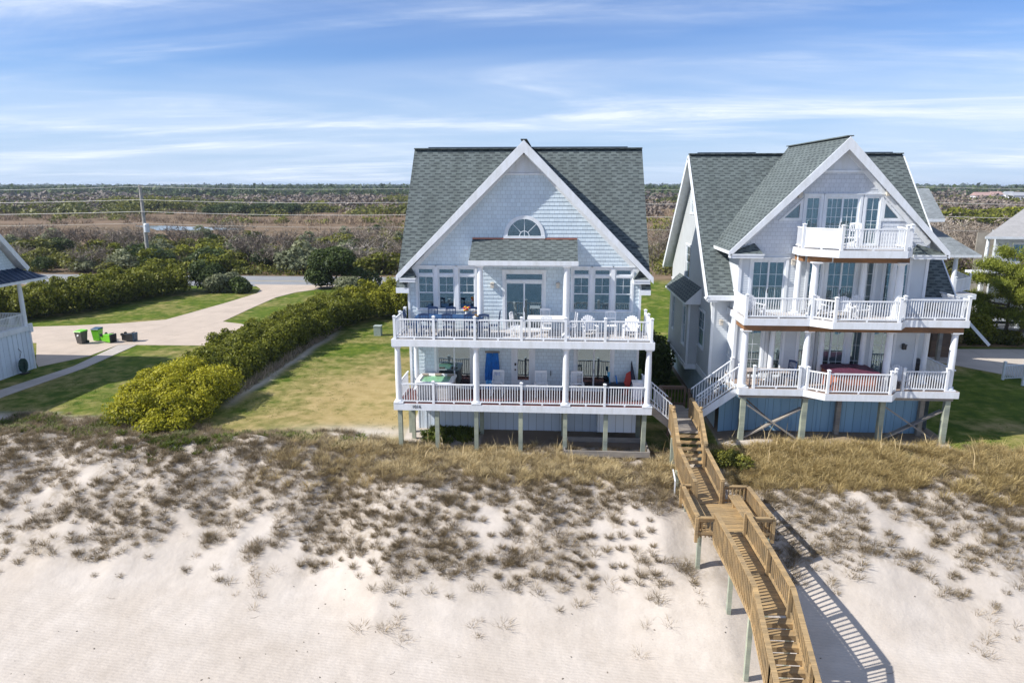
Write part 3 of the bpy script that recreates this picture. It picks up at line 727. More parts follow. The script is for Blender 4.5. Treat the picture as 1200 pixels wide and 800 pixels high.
    slab(h, [(rx0, ye, ze), (-7.32, ye, ze), (-7.32, 33.86, zn(33.86)), (-5.6, yn, zn(yn)), (2.6, yn, zn(yn)), (4.32, 33.86, zn(33.86)), (4.32, ye, ze), (rx1, ye, ze), (rx1, yr, zr), (rx0, yr, zr)], .16, 'roof', [SHINGLE, SHINGLE])
    slab(h, [(rx0, yr, zr), (rx1, yr, zr), (rx1, 2 * yr - ye, ze), (rx0, 2 * yr - ye, ze)], .2)
    b = MB(); b.beam((rx0, yr, zr + .03), (rx1, yr, zr + .03), .36, .07); b.build('ridge_cap', BLACK if False else SHINGLE, h)
    b = MB(); b.beam((rx0 + .8, yr, zr + .09), (rx1 - .8, yr, zr + .09), .26, .05); b.build('ridge_vent', METALROOF, h)
    # main eave fascia, rake boards on the ends
    for x in (rx0, rx1):
        b = MB(); s = -1 if x < 0 else 1; xx = x - s * .06
        b.beam((xx, ye + .05, ze - .25), (xx, yr, zr - .3), .06, .2, plumb=False); b.beam((xx, 2 * yr - ye - .05, ze - .25), (xx, yr, zr - .3), .06, .2); b.build('rake_board', TRIM, h)
    for q0, q1 in ((rx0, -7.2), (4.2, rx1)): b = MB(); b.box(q0, q1, ye - .06, ye - .002, ze - .28, ze - .02); b.build('eave_fascia', TRIM, h)
    ax, az = -1.48, 14.62; yg = 33.28; xl, xr, zl = -7.8, 4.84, 8.2
    yv = lambda z: ye + (z - ze) / ((zr - ze) / (yr - ye))
    slab(h, [(xl, yg, zl), (ax, yg, az), (ax, yr + .1, az), (xl, yv(zl) + .15, zl)], .16)
    slab(h, [(xr, yg, zl), (ax, yg, az), (ax, yr + .1, az), (xr, yv(zl) + .15, zl)][::-1], .16)
    sl_ = (az - zl) / (ax - xl)
    for s, xe in ((-1, xl), (1, xr)):
        b = MB(); d = .40
        p0 = (xe, yg - .03, zl - .02); p1 = (ax, yg - .03, az - .02)
        b.prism([p0, (xe, yg - .03, zl - d * .8), (ax, yg - .03, az - d * 1.45), p1] if s < 0 else [p1, (ax, yg - .03, az - d * 1.45), (xe, yg - .03, zl - d * .8), p0], (0, .06, 0))
        b.build('rake_board', TRIM, h)
        # inner frieze against the wall
        b = MB(); q = .52; e = XL + .1 if s < 0 else XR - .1; ze2 = az - abs(e - ax) * sl_
        b.beam((e, YF - .03, ze2 - q), (ax, YF - .03, az - q), .05, .2, up=(0, 0, 1)); b.build('frieze_board', TRIM, h)
        # eave return
        b = MB(); x0, x1 = (xl + .15, -6.85) if s < 0 else (3.9, xr - .15)
        b.box(x0, x1, yg, YF, 7.86, 8.0); b.box(x0 - .03, x1 + .03, yg - .03, YF, 8.0, 8.07)
        b.add([(x0 - .02, yg - .02, 8.07), (x1, yg - .02, 8.07), (x1 - .3, YF, 8.6) if s < 0 else (x1 - .1, YF, 8.15), (x0 + .3, YF, 8.5) if s < 0 else (x0 + .4, YF, 8.6), (x1, YF, 8.07), (x0, YF, 8.07)], [(0, 1, 2, 3), (1, 4, 2), (0, 3, 5)], 1)
        b.build('eave_return', [TRIM, SHINGLE], h)
    b = MB(); b.beam((ax, yg, az + .02), (ax, yr, az + .02), .3, .05); b.build('ridge_cap', SHINGLE, h)
    # porch roof over upper door
    slab(h, [(-4.02, 32.15, 9.06), (1.13, 32.15, 9.06), (1.13, YF - .0, 9.98), (-4.02, YF - .0, 9.98)], .14, 'porch_roof')
    b = MB(); b.box(-4.05, 1.16, 32.10, 32.149, 8.86, 9.07); b.box(-4.0, 1.1, 32.15, 32.3, 8.8, 8.93); b.build('porch_fascia', TRIM, h)
    for x in (-4.02, 1.08):
        b = MB(); b.prism([(x, 32.15, 8.9), (x, YF, 8.9), (x, YF, 9.82), (x, 32.15, 8.93)], (.05, 0, 0)); b.build('porch_gable_end', TRIM, h)
    b = MB(); b.box(-4.02, 1.13, YF - .06, YF - .025, 9.96, 10.03); b.build('copper_flashing', COPPER, h)
    b = MB(); b.box(-3.95, 1.05, 32.3, YF - .03, 8.86, 8.9); b.build('porch_soffit', TRIM, h)
    for x in (-3.5, .62): column(h, x, 32.32, 5.42, 8.86, .15)
    lamp(h, pl, -3.05, 7.7); lamp(h, pl, .22, 7.72); b = MB()
    pl.box(b, -.2 + 2.1 - 2.0, -.06, 3.05, 3.3, 0, .06); b.build('outlet_box', BLACK, h)
    # decks
    DX0, DX1, DY = -7.66, 4.74, 31.2
    for z, mt, nm in ((2.25, REDDECK, 'lower_deck'), (5.42, PALEDECK, 'upper_deck')):
        b = MB(); b.box(DX0 + .04, DX1 - .04, DY + .04, YF - .03, z - .04, z); b.build(nm, mt, h)
        b = MB(); b.box(DX0, DX1, DY, DY + .04, z - .34, z - .01); b.box(DX0, DX0 + .04, DY + .04, YF, z - .34, z - .01); b.box(DX1 - .04, DX1, DY + .04, YF, z - .34, z - .01); b.build('deck_fascia', TRIM, h)
        b = MB(); b.box(DX0 + .06, DX1 - .06, DY + .06, YF - .05, z - .3, z - .06); b.build('deck_soffit', TRIM if z > 4 else WOODG, h)
    for x in (-7.42, -3.64, .64, 4.52): column(h, x, 31.42, 2.25, 5.08, .145)
    column(h, -6.95, YF - .25, 2.25, 5.08, .12)
    px = [-7.5, -5.63, -3.68, -1.47, .6, 2.44, 4.58]
    for x in px: post_mesh(h, x, 31.33, 5.42, 6.5)
    for a, c in zip(px[:-1], px[1:]): rail(h, (a + .06, 31.33, 5.42), (c - .06, 31.33, 5.42))
    for x in (-7.5, 4.58):
        post_mesh(h, x, 32.6, 5.42, 6.5); post_mesh(h, x, 33.7, 5.42, 6.5)
        rail(h, (x, 31.39, 5.42), (x, 32.54, 5.42), solid=(x > 0)); rail(h, (x, 32.66, 5.42), (x, 33.64, 5.42))
    lx = [-7.24, -5.72, -3.82]; 
    for x in (-5.72, -1.47, 2.5): post_mesh(h, x, 31.33, 2.25, 3.32)
    for a, c in ((-7.27, -5.78), (-5.66, -3.8), (-3.48, -1.53), (-1.41, .48), (.8, 2.44), (2.56, 4.36)): rail(h, (a, 31.33, 2.25), (c, 31.33, 2.25))
    rail(h, (-7.42, 31.6, 2.25), (-7.42, 33.6, 2.25)); rail(h, (4.55, 33.0, 2.25), (4.55, 33.75, 2.25))
    post_mesh(h, 4.55, 32.95, 2.25, 3.32)
    # house number
    cu = bpy.data.curves.new('number', 'FONT'); cu.body = '1016'; cu.size = .22; cu.extrude = .006
    tmp = bpy.data.objects.new('tmp', cu); col.objects.link(tmp); dg = bpy.context.evaluated_depsgraph_get(); dg.update()
    me = bpy.data.meshes.new_from_object(tmp.evaluated_get(dg)); bpy.data.objects.remove(tmp)
    me.materials.clear(); me.materials.append(BLACK); o = bpy.data.objects.new('house_number', me); col.objects.link(o); o.parent = h
    o.location = Vector((-6.76, DY - .008, 2.03)) - Vector((-1.5, 36, 0)); o.rotation_euler = (R(90), 0, 0)
    # pilings and under-house enclosure
    for x in (-7.4, -5.58, -3.66, -1.5, .65, 2.6, 4.42): piling(h, x, 31.42, 1.93)
    for x in (-7.3, -3.6, .6, 4.4): piling(h, x, 33.4, 1.93)
    for x in (-7.0,): piling(h, x, 32.6, 1.93, .18)
    b = MB(); p2 = Plane((0, 33.95, 0), (1, 0, 0))
    courses(b, p2, [(-7.0, -.5), (4.2, -.5), (4.2, 2.0), (-7.0, 2.0)], (), 3, 0)
    for i in range(29):
        x = -7.0 + i * .4; p2.box(b, x - .025, x + .025, -.5, 2.0, 0, .02)
    b.build('under_house_wall', BATTEN3, h)
    b = MB(); courses(b, Plane((4.2, 0, 0), (0, 1, 0)), [(33.95, -.3), (44.4, -.3), (44.4, 2.0), (33.95, 2.0)], (), 3, 0); b.build('under_house_side_wall', BATTEN3, h); b = MB(); courses(b, Plane((-7.0, 0, 0), (0, -1, 0)), [(-44.4, -.3), (-33.95, -.3), (-33.95, 2.0), (-44.4, 2.0)], (), 3, 0); b.build('under_house_side_wall', BATTEN3, h)
    b = MB(); b.box(2.3, 4.2, 32.7, 33.9, .45, 1.9)
    for i in range(6): b.box(2.3 + i * .37, 2.33 + i * .37, 32.68, 32.7, .45, 1.9)
    b.build('outdoor_shower_enclosure', BATTEN3, h)
    b = MB(); b.box(.6, 4.7, 30.9, 30.98, -.14, .14); b.box(.6, .68, 30.98, 32.7, -.06, .14); b.box(4.62, 4.7, 30.98, 32.7, -.06, .14); b.box(.68, 4.62, 32.6, 32.7, -.06, .2)
    for i in range(7): b.box(.7 + i * .62, .8 + i * .62, 30.98, 31.08, -.8, .1)
    b.build('shower_platform', WOODG, h)
    # side stair from the lower deck to the shared walkway
    n = 5; X0, Z0 = 4.74, 2.25
    st = MB(); st.beam((X0, 31.55, Z0 - .2), (X0 + 1.1, 31.55, 1.15), .05, .3); sto = st.build('side_stair', WOODG, h)
    st = MB(); st.beam((X0, 32.75, Z0 - .2), (X0 + 1.1, 32.75, 1.15), .05, .3); st.build('stringer', WOODG, sto)
    for i in range(n):
        b = MB(); x = X0 + .02 + i * .21; z = Z0 - (i + 1) * .165; b.box(x, x + .24, 31.55, 32.75, z - .04, z); b.build('tread', WOODG, sto)
    for y in (31.52, 32.78):
        rail(sto, (X0 + .03, y, Z0 - .02), (X0 + 1.0, y, 1.4), foot=False, gap=.13)
        post_mesh(sto, X0 + 1.08, y, .3, 2.3, .12, WOODD, cap=False)
build_h1()

# ------------------------------------------------------------------ right house
H2 = thing('beach_house', 'right beach house with three stacked balconies and brown beams under its decks', 'house', (13.6, 40, .3))
def build_h2():
    h = H2; YG = 34.2; YM = 35.6; XL, XR = 8.3, 19.4; GL, GR = 9.15, 18.05
    zL, zU, zT = 2.95, 6.4, 9.65
    pg = Plane((0, YG, 0), (1, 0, 0)); ax = 13.6; az = 14.7
    # openings
    topL, topD, topR = (12.05, 9.95, 12.72, 12.0), (12.98, 9.68, 14.55, 12.0), (14.85, 9.75, 15.5, 12.0)
    midL = (9.75, 6.43, 11.35, 8.95)
    mids = [(12.45, 6.6, 13.1, 8.95), (13.35, 6.43, 14.75, 8.95), (15.0, 6.6, 15.6, 8.95), (16.1, 6.5, 17.2, 8.95)]
    lows = [(9.6, 3.1, 10.5, 5.6), (10.8, 3.1, 11.5, 5.6), (12.3, 3.1, 13.0, 5.6), (13.2, 3.0, 14.6, 5.6), (14.85, 3.1, 15.4, 5.6), (15.9, 3.2, 16.9, 5.6)]
    sl_ = 1.02
    triL = ('f', 11.0, 11.72, lambda v: (max(11.05, 11.05 + (v - 11.0) * 1.0), 11.78)); triR = ('f', 11.0, 11.72, lambda v: (15.72, min(16.45, 16.45 - (v - 11.0) * 1.0)))
    ops = [topL, topD, topR, midL] + mids + lows + [triL, triR]
    def gz_(x): return az - .25 - abs(x - ax) * sl_
    b = MB(); courses(b, pg, [(GL, 9.3), (GR, 9.3), (GR, gz_(GR)), (15.05, 13.22), (12.15, 13.22), (GL, gz_(GL))], ops, .19, .02); b.build('gable_wall', SHAKE2, h)
    b = MB(); courses(b, pg, [(GL, 2.6), (GR, 2.6), (GR, 9.3), (GL, 9.3)], ops, .12, .016); b.build('front_wall', LAP, h)
    b = MB(); courses(b, pg, [(12.15, 13.22), (15.05, 13.22), (ax, 14.5)], (), .09, .03); b.build('gable_louver', TRIM, h)
    b = MB(); pg.box(b, 12.1, 15.1, 13.12, 13.24, -.02, .07); b.build('gable_trim', TRIM, h)
    # sides of the projecting gable block
    for x, H_, s in ((GL, (0, -1, 0), -1), (GR, (0, 1, 0), 1)):
        p = Plane((x, 0, 0), H_); b = MB(); poly = [(YG * s, 2.6), (37.5 * s, 2.6), (37.5 * s, 9.6), (YG * s, 9.6)]
        courses(b, p, poly if s > 0 else poly[::-1], (), .12, .016); b.build('side_wall', LAP, h)
    # main front wall beside the block
    pm = Plane((0, YM, 0), (1, 0, 0)); b = MB()
    courses(b, pm, [(XL, 2.6), (GL, 2.6), (GL, 7.2), (XL, 7.2)], (), .12, .016); b.build('front_wall', LAP, h); b = MB(); courses(b, pm, [(GR, 2.6), (XR, 2.6), (XR, 7.2), (GR, 7.2)], (), .12, .016); b.build('front_wall', LAP, h)
    # long left wall with gable
    p = Plane((XL, 0, 0), (0, -1, 0)); yb = 48.2; yr = 41.9
    wl = [(-42.9, 10.9, -42.0, 12.1), (-43.6, 6.9, -42.2, 8.9), (-38.9, 3.7, -37.3, 5.7), (-48.0, 4.3, -46.8, 6.2)]
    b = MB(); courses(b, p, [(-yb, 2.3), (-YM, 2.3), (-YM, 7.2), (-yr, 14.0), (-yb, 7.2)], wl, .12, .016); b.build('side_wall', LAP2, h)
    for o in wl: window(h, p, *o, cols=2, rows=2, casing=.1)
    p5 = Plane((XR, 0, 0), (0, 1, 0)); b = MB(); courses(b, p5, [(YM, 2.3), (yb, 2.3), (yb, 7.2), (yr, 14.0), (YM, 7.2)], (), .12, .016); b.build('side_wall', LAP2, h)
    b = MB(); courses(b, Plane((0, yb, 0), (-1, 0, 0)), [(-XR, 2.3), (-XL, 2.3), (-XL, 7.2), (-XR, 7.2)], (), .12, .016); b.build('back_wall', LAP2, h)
    # bay on the left wall
    bx = 7.7; pb = Plane((bx, 0, 0), (0, -1, 0)); wb = [(-44.0, 3.6, -43.2, 5.7), (-40.4, 3.4, -39.5, 5.7)]
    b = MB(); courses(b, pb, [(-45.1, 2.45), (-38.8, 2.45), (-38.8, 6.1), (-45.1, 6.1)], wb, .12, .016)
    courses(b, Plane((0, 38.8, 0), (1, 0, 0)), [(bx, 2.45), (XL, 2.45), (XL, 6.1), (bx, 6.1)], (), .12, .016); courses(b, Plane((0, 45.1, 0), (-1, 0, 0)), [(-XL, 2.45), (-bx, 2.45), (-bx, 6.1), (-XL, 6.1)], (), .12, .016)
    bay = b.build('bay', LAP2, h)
    for o in wb: window(h, pb, *o, cols=2, rows=2, casing=.09)
    b = MB(); b.box(bx - .05, XL, 38.72, 45.18, 2.2, 2.47); b.box(bx - .03, bx + .08, 38.77, 38.9, 2.47, 6.1); b.build('bay_trim', TRIM, bay)
    b = MB(); b.prism([(bx - .3, 45.4, 6.1), (bx - .3, 38.5, 6.1), (XL - .02, 38.5, 6.95), (XL - .02, 45.4, 6.95)], (0, 0, -.12), 0, 1); b.add([(bx - .28, 38.5, 6.0), (XL, 38.5, 6.0), (XL, 38.5, 6.85)], [(0, 1, 2)], 1); b.build('bay_roof', [SHINGLE, TRIM], bay)
    b = MB(); b.box(XL - .05, XL - .0, YM, 38.7, 2.2, 2.55); b.build('belt_trim', TRIM, h); b = MB(); b.box(XL - .05, XL, 45.2, yb, 2.2, 2.55); b.build('belt_trim', TRIM, h); b = MB(); b.box(XL - .05, XL + .09, YM - .05, YM + .1, 2.55, 7.0); b.build('corner_board', TRIM, h)
    for x in (GL, GR):
        b = MB(); b.box(x - .05, x + .09, YG - .05, YG + .12, 2.6, 9.5) if x < 12 else b.box(x - .09, x + .05, YG - .05, YG + .12, 2.6, 9.5); b.build('corner_board', TRIM, h)
    # windows and doors
    window(h, pg, *topL, kind='fixed', cols=2, rows=4, casing=.12, curtain=True); window(h, pg, *topR, kind='fixed', cols=2, rows=4, casing=.12, curtain=True)
    window(h, pg, *topD, kind='slider', cols=3, rows=5, casing=.12, name='sliding_door', curtain='split')
    window(h, pg, *midL, kind='slider', cols=2, rows=4, casing=.13, name='sliding_door', curtain='split')
    for i, o in enumerate(mids): window(h, pg, *o, kind='slider' if i == 1 else 'fixed', cols=2, rows=4, casing=.12, curtain='split' if i in (1, 3) else False, name='sliding_door' if i == 1 else 'window')
    for i, o in enumerate(lows): window(h, pg, *o, kind='slider' if i == 3 else 'fixed', cols=2, rows=3, casing=.12, curtain='split' if i % 2 else False, name='sliding_door' if i == 3 else 'window')
    for s, pts in ((-1, [(11.05, 11.0), (11.78, 11.0), (11.78, 11.72)]), (1, [(15.72, 11.0), (16.45, 11.0), (15.72, 11.72)])):
        f = MB(); g = MB(); c = [(sum(p[0] for p in pts) / 3), (sum(p[1] for p in pts) / 3)]
        g.add([pg.P(u, v, -.02) for u, v in pts], [(0, 1, 2)])
        for i in range(3):
            a, q = pts[i], pts[(i + 1) % 3]
            e = lambda w, k: (c[0] + (w[0] - c[0]) * k, c[1] + (w[1] - c[1]) * k)
            A, Bq = e(a, 1.5), e(q, 1.5); ia, iq = e(a, .96), e(q, .96)
            f.prism([pg.P(*A, .05), pg.P(*Bq, .05), pg.P(*iq, .05), pg.P(*ia, .05)], (0, .08, 0))
        fr = f.build('triangle_window', TRIM, h); g.build('pane', GLASSD, fr)
    b = MB(); b.box(GL + .1, GR - .1, 38.2, 38.3, 2.8, 9.2); b.box(11.9, 15.7, 36.9, 37.0, 9.2, 12.1)
    for z in (2.9, 6.3, 9.3): b.box(GL + .1, GR - .1, YG + .15, 38.2, z - .15, z)
    b.box(11.9, 15.6, YG + .15, 36.9, 12.15, 12.25)
    b.box(11.7, 11.8, YG + .2, 38.2, 2.9, 9.5); b.box(12.5, 14.5, 36.4, 37.5, 3, 3.9); b.box(12.5, 14.5, 36.4, 37.5, 6.4, 7.2); b.box(9.8, 11, 36, 37, 6.4, 7.1)
    b.build('interior', ROOM, h)
    # roofs
    rx0, rx1 = 7.8, 19.9; ye, ze, zr = 34.75, 7.12, 14.3
    zn = lambda y: ze + (y - ye) * (zr - ze) / (yr - ye); yn = 37.6
    slab(h, [(rx0, ye, ze), (9.12, ye, ze), (9.12, 36.75, zn(36.75)), (10.4, yn, zn(yn)), (16.9, yn, zn(yn)), (18.08, 36.75, zn(36.75)), (18.08, ye, ze), (rx1, ye, ze), (rx1, yr, zr), (rx0, yr, zr)], .2)
    slab(h, [(rx0, yr, zr), (rx1, yr, zr), (rx1, 49.1, ze), (rx0, 49.1, ze)], .2)
    b = MB(); b.beam((rx0, yr, zr + .03), (rx1, yr, zr + .03), .36, .07); b.build('ridge_cap', SHINGLE, h)
    b = MB(); b.beam((rx0 + .5, yr, zr + .09), (11.6, yr, zr + .09), .26, .05); b.beam((15.8, yr, zr + .09), (rx1 - .6, yr, zr + .09), .26, .05); b.build('ridge_vent', METALROOF, h)
    for x in (rx0, rx1):
        s = -1 if x < 12 else 1; xx = x + s * .03; b = MB()
        b.beam((xx, ye, ze - .17), (xx, yr, zr - .17), .06, .3); b.beam((xx, 49.1, ze - .17), (xx, yr, zr - .17), .06, .3); b.build('rake_board', TRIM, h)
    b = MB(); b.box(rx0, GL - .02, ye - .06, ye - .002, ze - .25, ze - .02); b.box(rx0, GL - .02, ye, YM, ze - .27, ze - .2); b.box(GR + .02, rx1, ye - .06, ye - .002, ze - .25, ze - .02)
    b.box(rx0 + .05, XL, ye, ye + .6, ze - .35, ze - .2); b.build('eave_fascia', TRIM, h)
    yg = 33.7; xl, xr, zl = 8.45, 18.75, 9.45; az2 = az + .05; slp = (az2 - zl) / (ax - xl)
    yv = lambda z: ye + (z - ze) / ((zr - ze) / (yr - ye))
    slab(h, [(xl, yg, zl), (ax, yg, az2), (ax, 42.3, az2), (xl, yv(zl) + .2, zl)], .16)
    slab(h, [(xr, yg, zl), (ax, yg, az2), (ax, 42.3, az2), (xr, yv(zl) + .2, zl)][::-1], .16)
    b = MB(); b.beam((ax, yg, az2 + .02), (ax, 42.3, az2 + .02), .3, .05); b.build('ridge_cap', SHINGLE, h)
    for s, xe in ((-1, xl), (1, xr)):
        b = MB(); d = .40; p0 = (xe, yg - .03, zl - .02); p1 = (ax, yg - .03, az2 - .02)
        q = [p0, (xe, yg - .03, zl - d * .8), (ax, yg - .03, az2 - d * 1.45), p1]
        b.prism(q if s < 0 else q[::-1], (0, .06, 0)); b.build('rake_board', TRIM, h)
        b = MB(); e = GL + .1 if s < 0 else GR - .1; b.beam((e, YG - .03, az2 - abs(e - ax) * slp - .5), (ax, YG - .03, az2 - .5), .05, .2); b.build('frieze_board', TRIM, h)
        b = MB(); x0, x1 = (xl + .1, GL + .95) if s < 0 else (GR - .95, xr - .1)
        b.box(x0, x1, yg, YG, 9.1, 9.24); b.box(x0 - .03, x1 + .03, yg - .03, YG, 9.24, 9.31)
        b.add([(x0, yg, 9.31), (x1, yg, 9.31), (x1 - .35, YG, 9.8) if s < 0 else (x1, YG, 9.4), (x0 + .3, YG, 9.4) if s < 0 else (x0 + .35, YG, 9.8), (x1, YG, 9.31), (x0, YG, 9.31)], [(0, 1, 2, 3), (1, 4, 2), (0, 3, 5)], 1)
        b.build('eave_return', [TRIM, SHINGLE], h)
    # small hipped roof on the right side at upper deck level
    b = MB(); b.add([(GR, 34.9, 7.0), (20.2, 34.9, 6.95), (20.2, 38, 6.95), (GR, 36.2, 7.9), (19.2, 36.2, 7.9)], [(0, 1, 4, 3), (1, 2, 4)]); b.build('side_roof', SHINGLE, h)
    # decks
    def deck(poly, z, nm, mt):
        b = MB(); b.prism([(x, y, z) for x, y in poly], (0, 0, -.04)); b.build(nm, mt, h)
        b = MB(); n = len(poly)
        for i in range(n - 1):
            (x0, y0), (x1, y1) = poly[i], poly[i + 1]
            b.beam((x0, y0, z - .17), (x1, y1, z - .17), .05, .32)
        b.build('deck_fascia', TRIM, h)
        cx = sum(p[0] for p in poly) / n; b = MB(); ins = []
        for x, y in poly: ins.append((x + (.12 if x < cx else -.12), y + (.12 if y < 34 else 0), z - .05))
        b.prism(ins, (0, 0, -.25)); b.build('deck_soffit', TRIM, h)
    P_ = [(9.05, YM), (9.05, 32.4), (12.1, 32.4), (12.9, 31.72), (15.95, 31.72), (16.45, 32.4), (19.35, 32.4), (19.35, YM)]
    deck(P_, zL, 'lower_deck', m_deckboards('brown_deckboards', (.33, .25, .2))); deck(P_, zU, 'upper_deck', PALEDECK)
    T_ = [(11.6, YG), (11.6, 33.0), (12.95, 31.95), (15.95, 31.95), (16.5, 32.7), (16.5, YG)]
    deck(T_, zT, 'top_balcony', PALEDECK)
    for z, segs in ((zU, ((9.1, 12.1, 32.5), (12.1, 16.4, 32.45), (16.4, 19.2, 32.5))), (zL, ((9.1, 12.1, 32.52), (12.1, 16.4, 32.47), (16.4, 19.2, 32.52))), (zT, ((11.9, 13.0, 32.85), (13.0, 16.4, 32.6)))):
        b = MB()
        for x0, x1, y in segs: b.box(x0, x1, y, y + .1, z - .62 if z > 5 else z - .5, z - .335)
        if z > 5: b.box(9.15 if z < 9 else 11.75, 9.25 if z < 9 else 11.85, 32.6 if z < 9 else 33.1, YG, z - .62, z - .335)
        b.build('beam', BEAM if z > 5 else WOODG, h)
    def ring_rail(poly, z, solid=(), offs=.09, brk=()):
        n = len(poly); cx = sum(p[0] for p in poly) / n
        q = [(x + (offs if x < cx else -offs), y + (offs if y < 34 else 0)) for x, y in poly]
        for x, y in q[1:-1]: post_mesh(h, x, y, z, z + 1.1, .13)
        for i in range(n - 1):
            a = Vector((*q[i], z)); c = Vector((*q[i + 1], z)); d = (c - a).normalized()
            if i in brk: continue
            if i == 0: a = a + d * .1
            rail(h, a + d * .07, c - d * .07, solid=i in solid)
    ring_rail(P_, zU, solid=(0,)); ring_rail(T_, zT, solid=(1,)); 
    q = [(x + (.09 if x < 14 else -.09), y + .09) for x, y in P_[1:-1]]
    for x, y in [(9.75, 32.49), (11.9, 32.49)] + q[2:4] + [(12.25, 32.4), (16.3, 32.35), (16.75, 32.49), (18.75, 32.49)]: post_mesh(h, x, y, zL, zL + 1.1, .12)
    for a, c in (((9.8, 32.49), (11.85, 32.49)), ((12.3, 32.33), (12.95, 31.85)), ((13.05, 31.81), (15.8, 31.81)), ((15.9, 31.87), (16.27, 32.3)), ((16.8, 32.49), (18.7, 32.49)), ((19.26, 32.8), (19.26, 35.4)), ((9.14, 34.2), (9.14, 35.4))): rail(h, (*a, zL), (*c, zL))
    for x in (9.25, 12.17, 15.97, 18.95): column(h, x, 32.68, zL, zU - .6, .16)
    for x in (10.9, 13.3, 15.3, 18.3): column(h, x, 33.85, zL, zU - .3, .13)
    for x, y in ((12.25, 32.75), (16.1, 32.7)): column(h, x, y, zU, zT - .6, .17)
    for x, y in ((11.85, 33.8), (14.95, 33.85), (16.3, 33.8)): column(h, x, y, zU, zT - .3, .14)
    lamp(h, pm, 8.75, 5.6); lamp(h, pg, 11.7, 12.1); lamp(h, pg, 11.65, 8.9); lamp(h, pg, 15.75, 12.2); lamp(h, pg, 17.4, 4.75, BLACK)
    # under the house
    for x in (9.35, 12.3, 15.97, 18.98): piling(h, x, 32.62, zL - .5, .24)
    for x in (9.6, 14.3, 18.3): piling(h, x, 33.5, zL - .4, .22, WOODG)
    for a, c in ((9.5, 12.2), (16.1, 18.85)):
        b = MB(); b.beam((a, 32.66, 2.1), (c, 32.66, .25), .07, .27, up=(0, 1, 0)); b.build('cross_brace', WOODG, h)
        b = MB(); b.beam((a, 32.74, .35), (c, 32.76, 1.9), .07, .27, up=(0, 1, 0)); b.build('cross_brace', WOODG, h)
    b = MB(); b.beam((9.6, 33.35, 2.2), (11.7, 33.35, .4), .05, .15, up=(0, 1, 0)); b.build('cross_brace', WOODD, h)
    b = MB(); p2 = Plane((0, 33.75, 0), (1, 0, 0)); courses(b, p2, [(8.5, .2), (18.6, .2), (18.6, 2.7), (8.5, 2.7)], (), 4, 0)
    for i in range(17): p2.box(b, 8.5 + i * .61, 8.55 + i * .61, .2, 2.7, 0, .02)
    b.build('under_house_wall', BATTEN2, h)
    b = MB(); courses(b, Plane((XL + .15, 0, 0), (0, -1, 0)), [(-48, .1), (-34.3, .1), (-34.3, 2.4), (-48, 2.4)], (), 4, 0); b.build('under_house_side_wall', BATTEN, h); b = MB(); courses(b, Plane((XR - .3, 0, 0), (0, 1, 0)), [(34.3, .1), (48, .1), (48, 2.4), (34.3, 2.4)], (), 4, 0); b.build('under_house_side_wall', BATTEN, h)
    # stair down to the shared walkway
    st = MB(); st.beam((9.05, 32.75, zL - .22), (7.05, 32.75, 1.2), .06, .34); sto = st.build('side_stair', TRIM, h); n = 9
    st = MB(); st.beam((9.05, 34.0, zL - .22), (7.05, 34.0, 1.2), .06, .34); st.build('stringer', TRIM, sto)
    for i in range(n):
        x = 9.03 - (i + 1) * .22; z = zL - (i + 1) * .17; b = MB(); b.box(x - .02, x + .23, 32.78, 33.97, z - .04, z); b.build('tread', WOODG, sto)
    for y in (32.72, 34.03): rail(sto, (9.0, y, zL + .02), (7.1, y, 1.45), foot=False, gap=.13)
    post_mesh(sto, 7.02, 34.03, .5, 2.4, .11, WOODD, cap=False)
    for y in (32.72, 34.05): post_mesh(sto, 9.1, y, zL, zL + 1.1, .12)
build_h2()
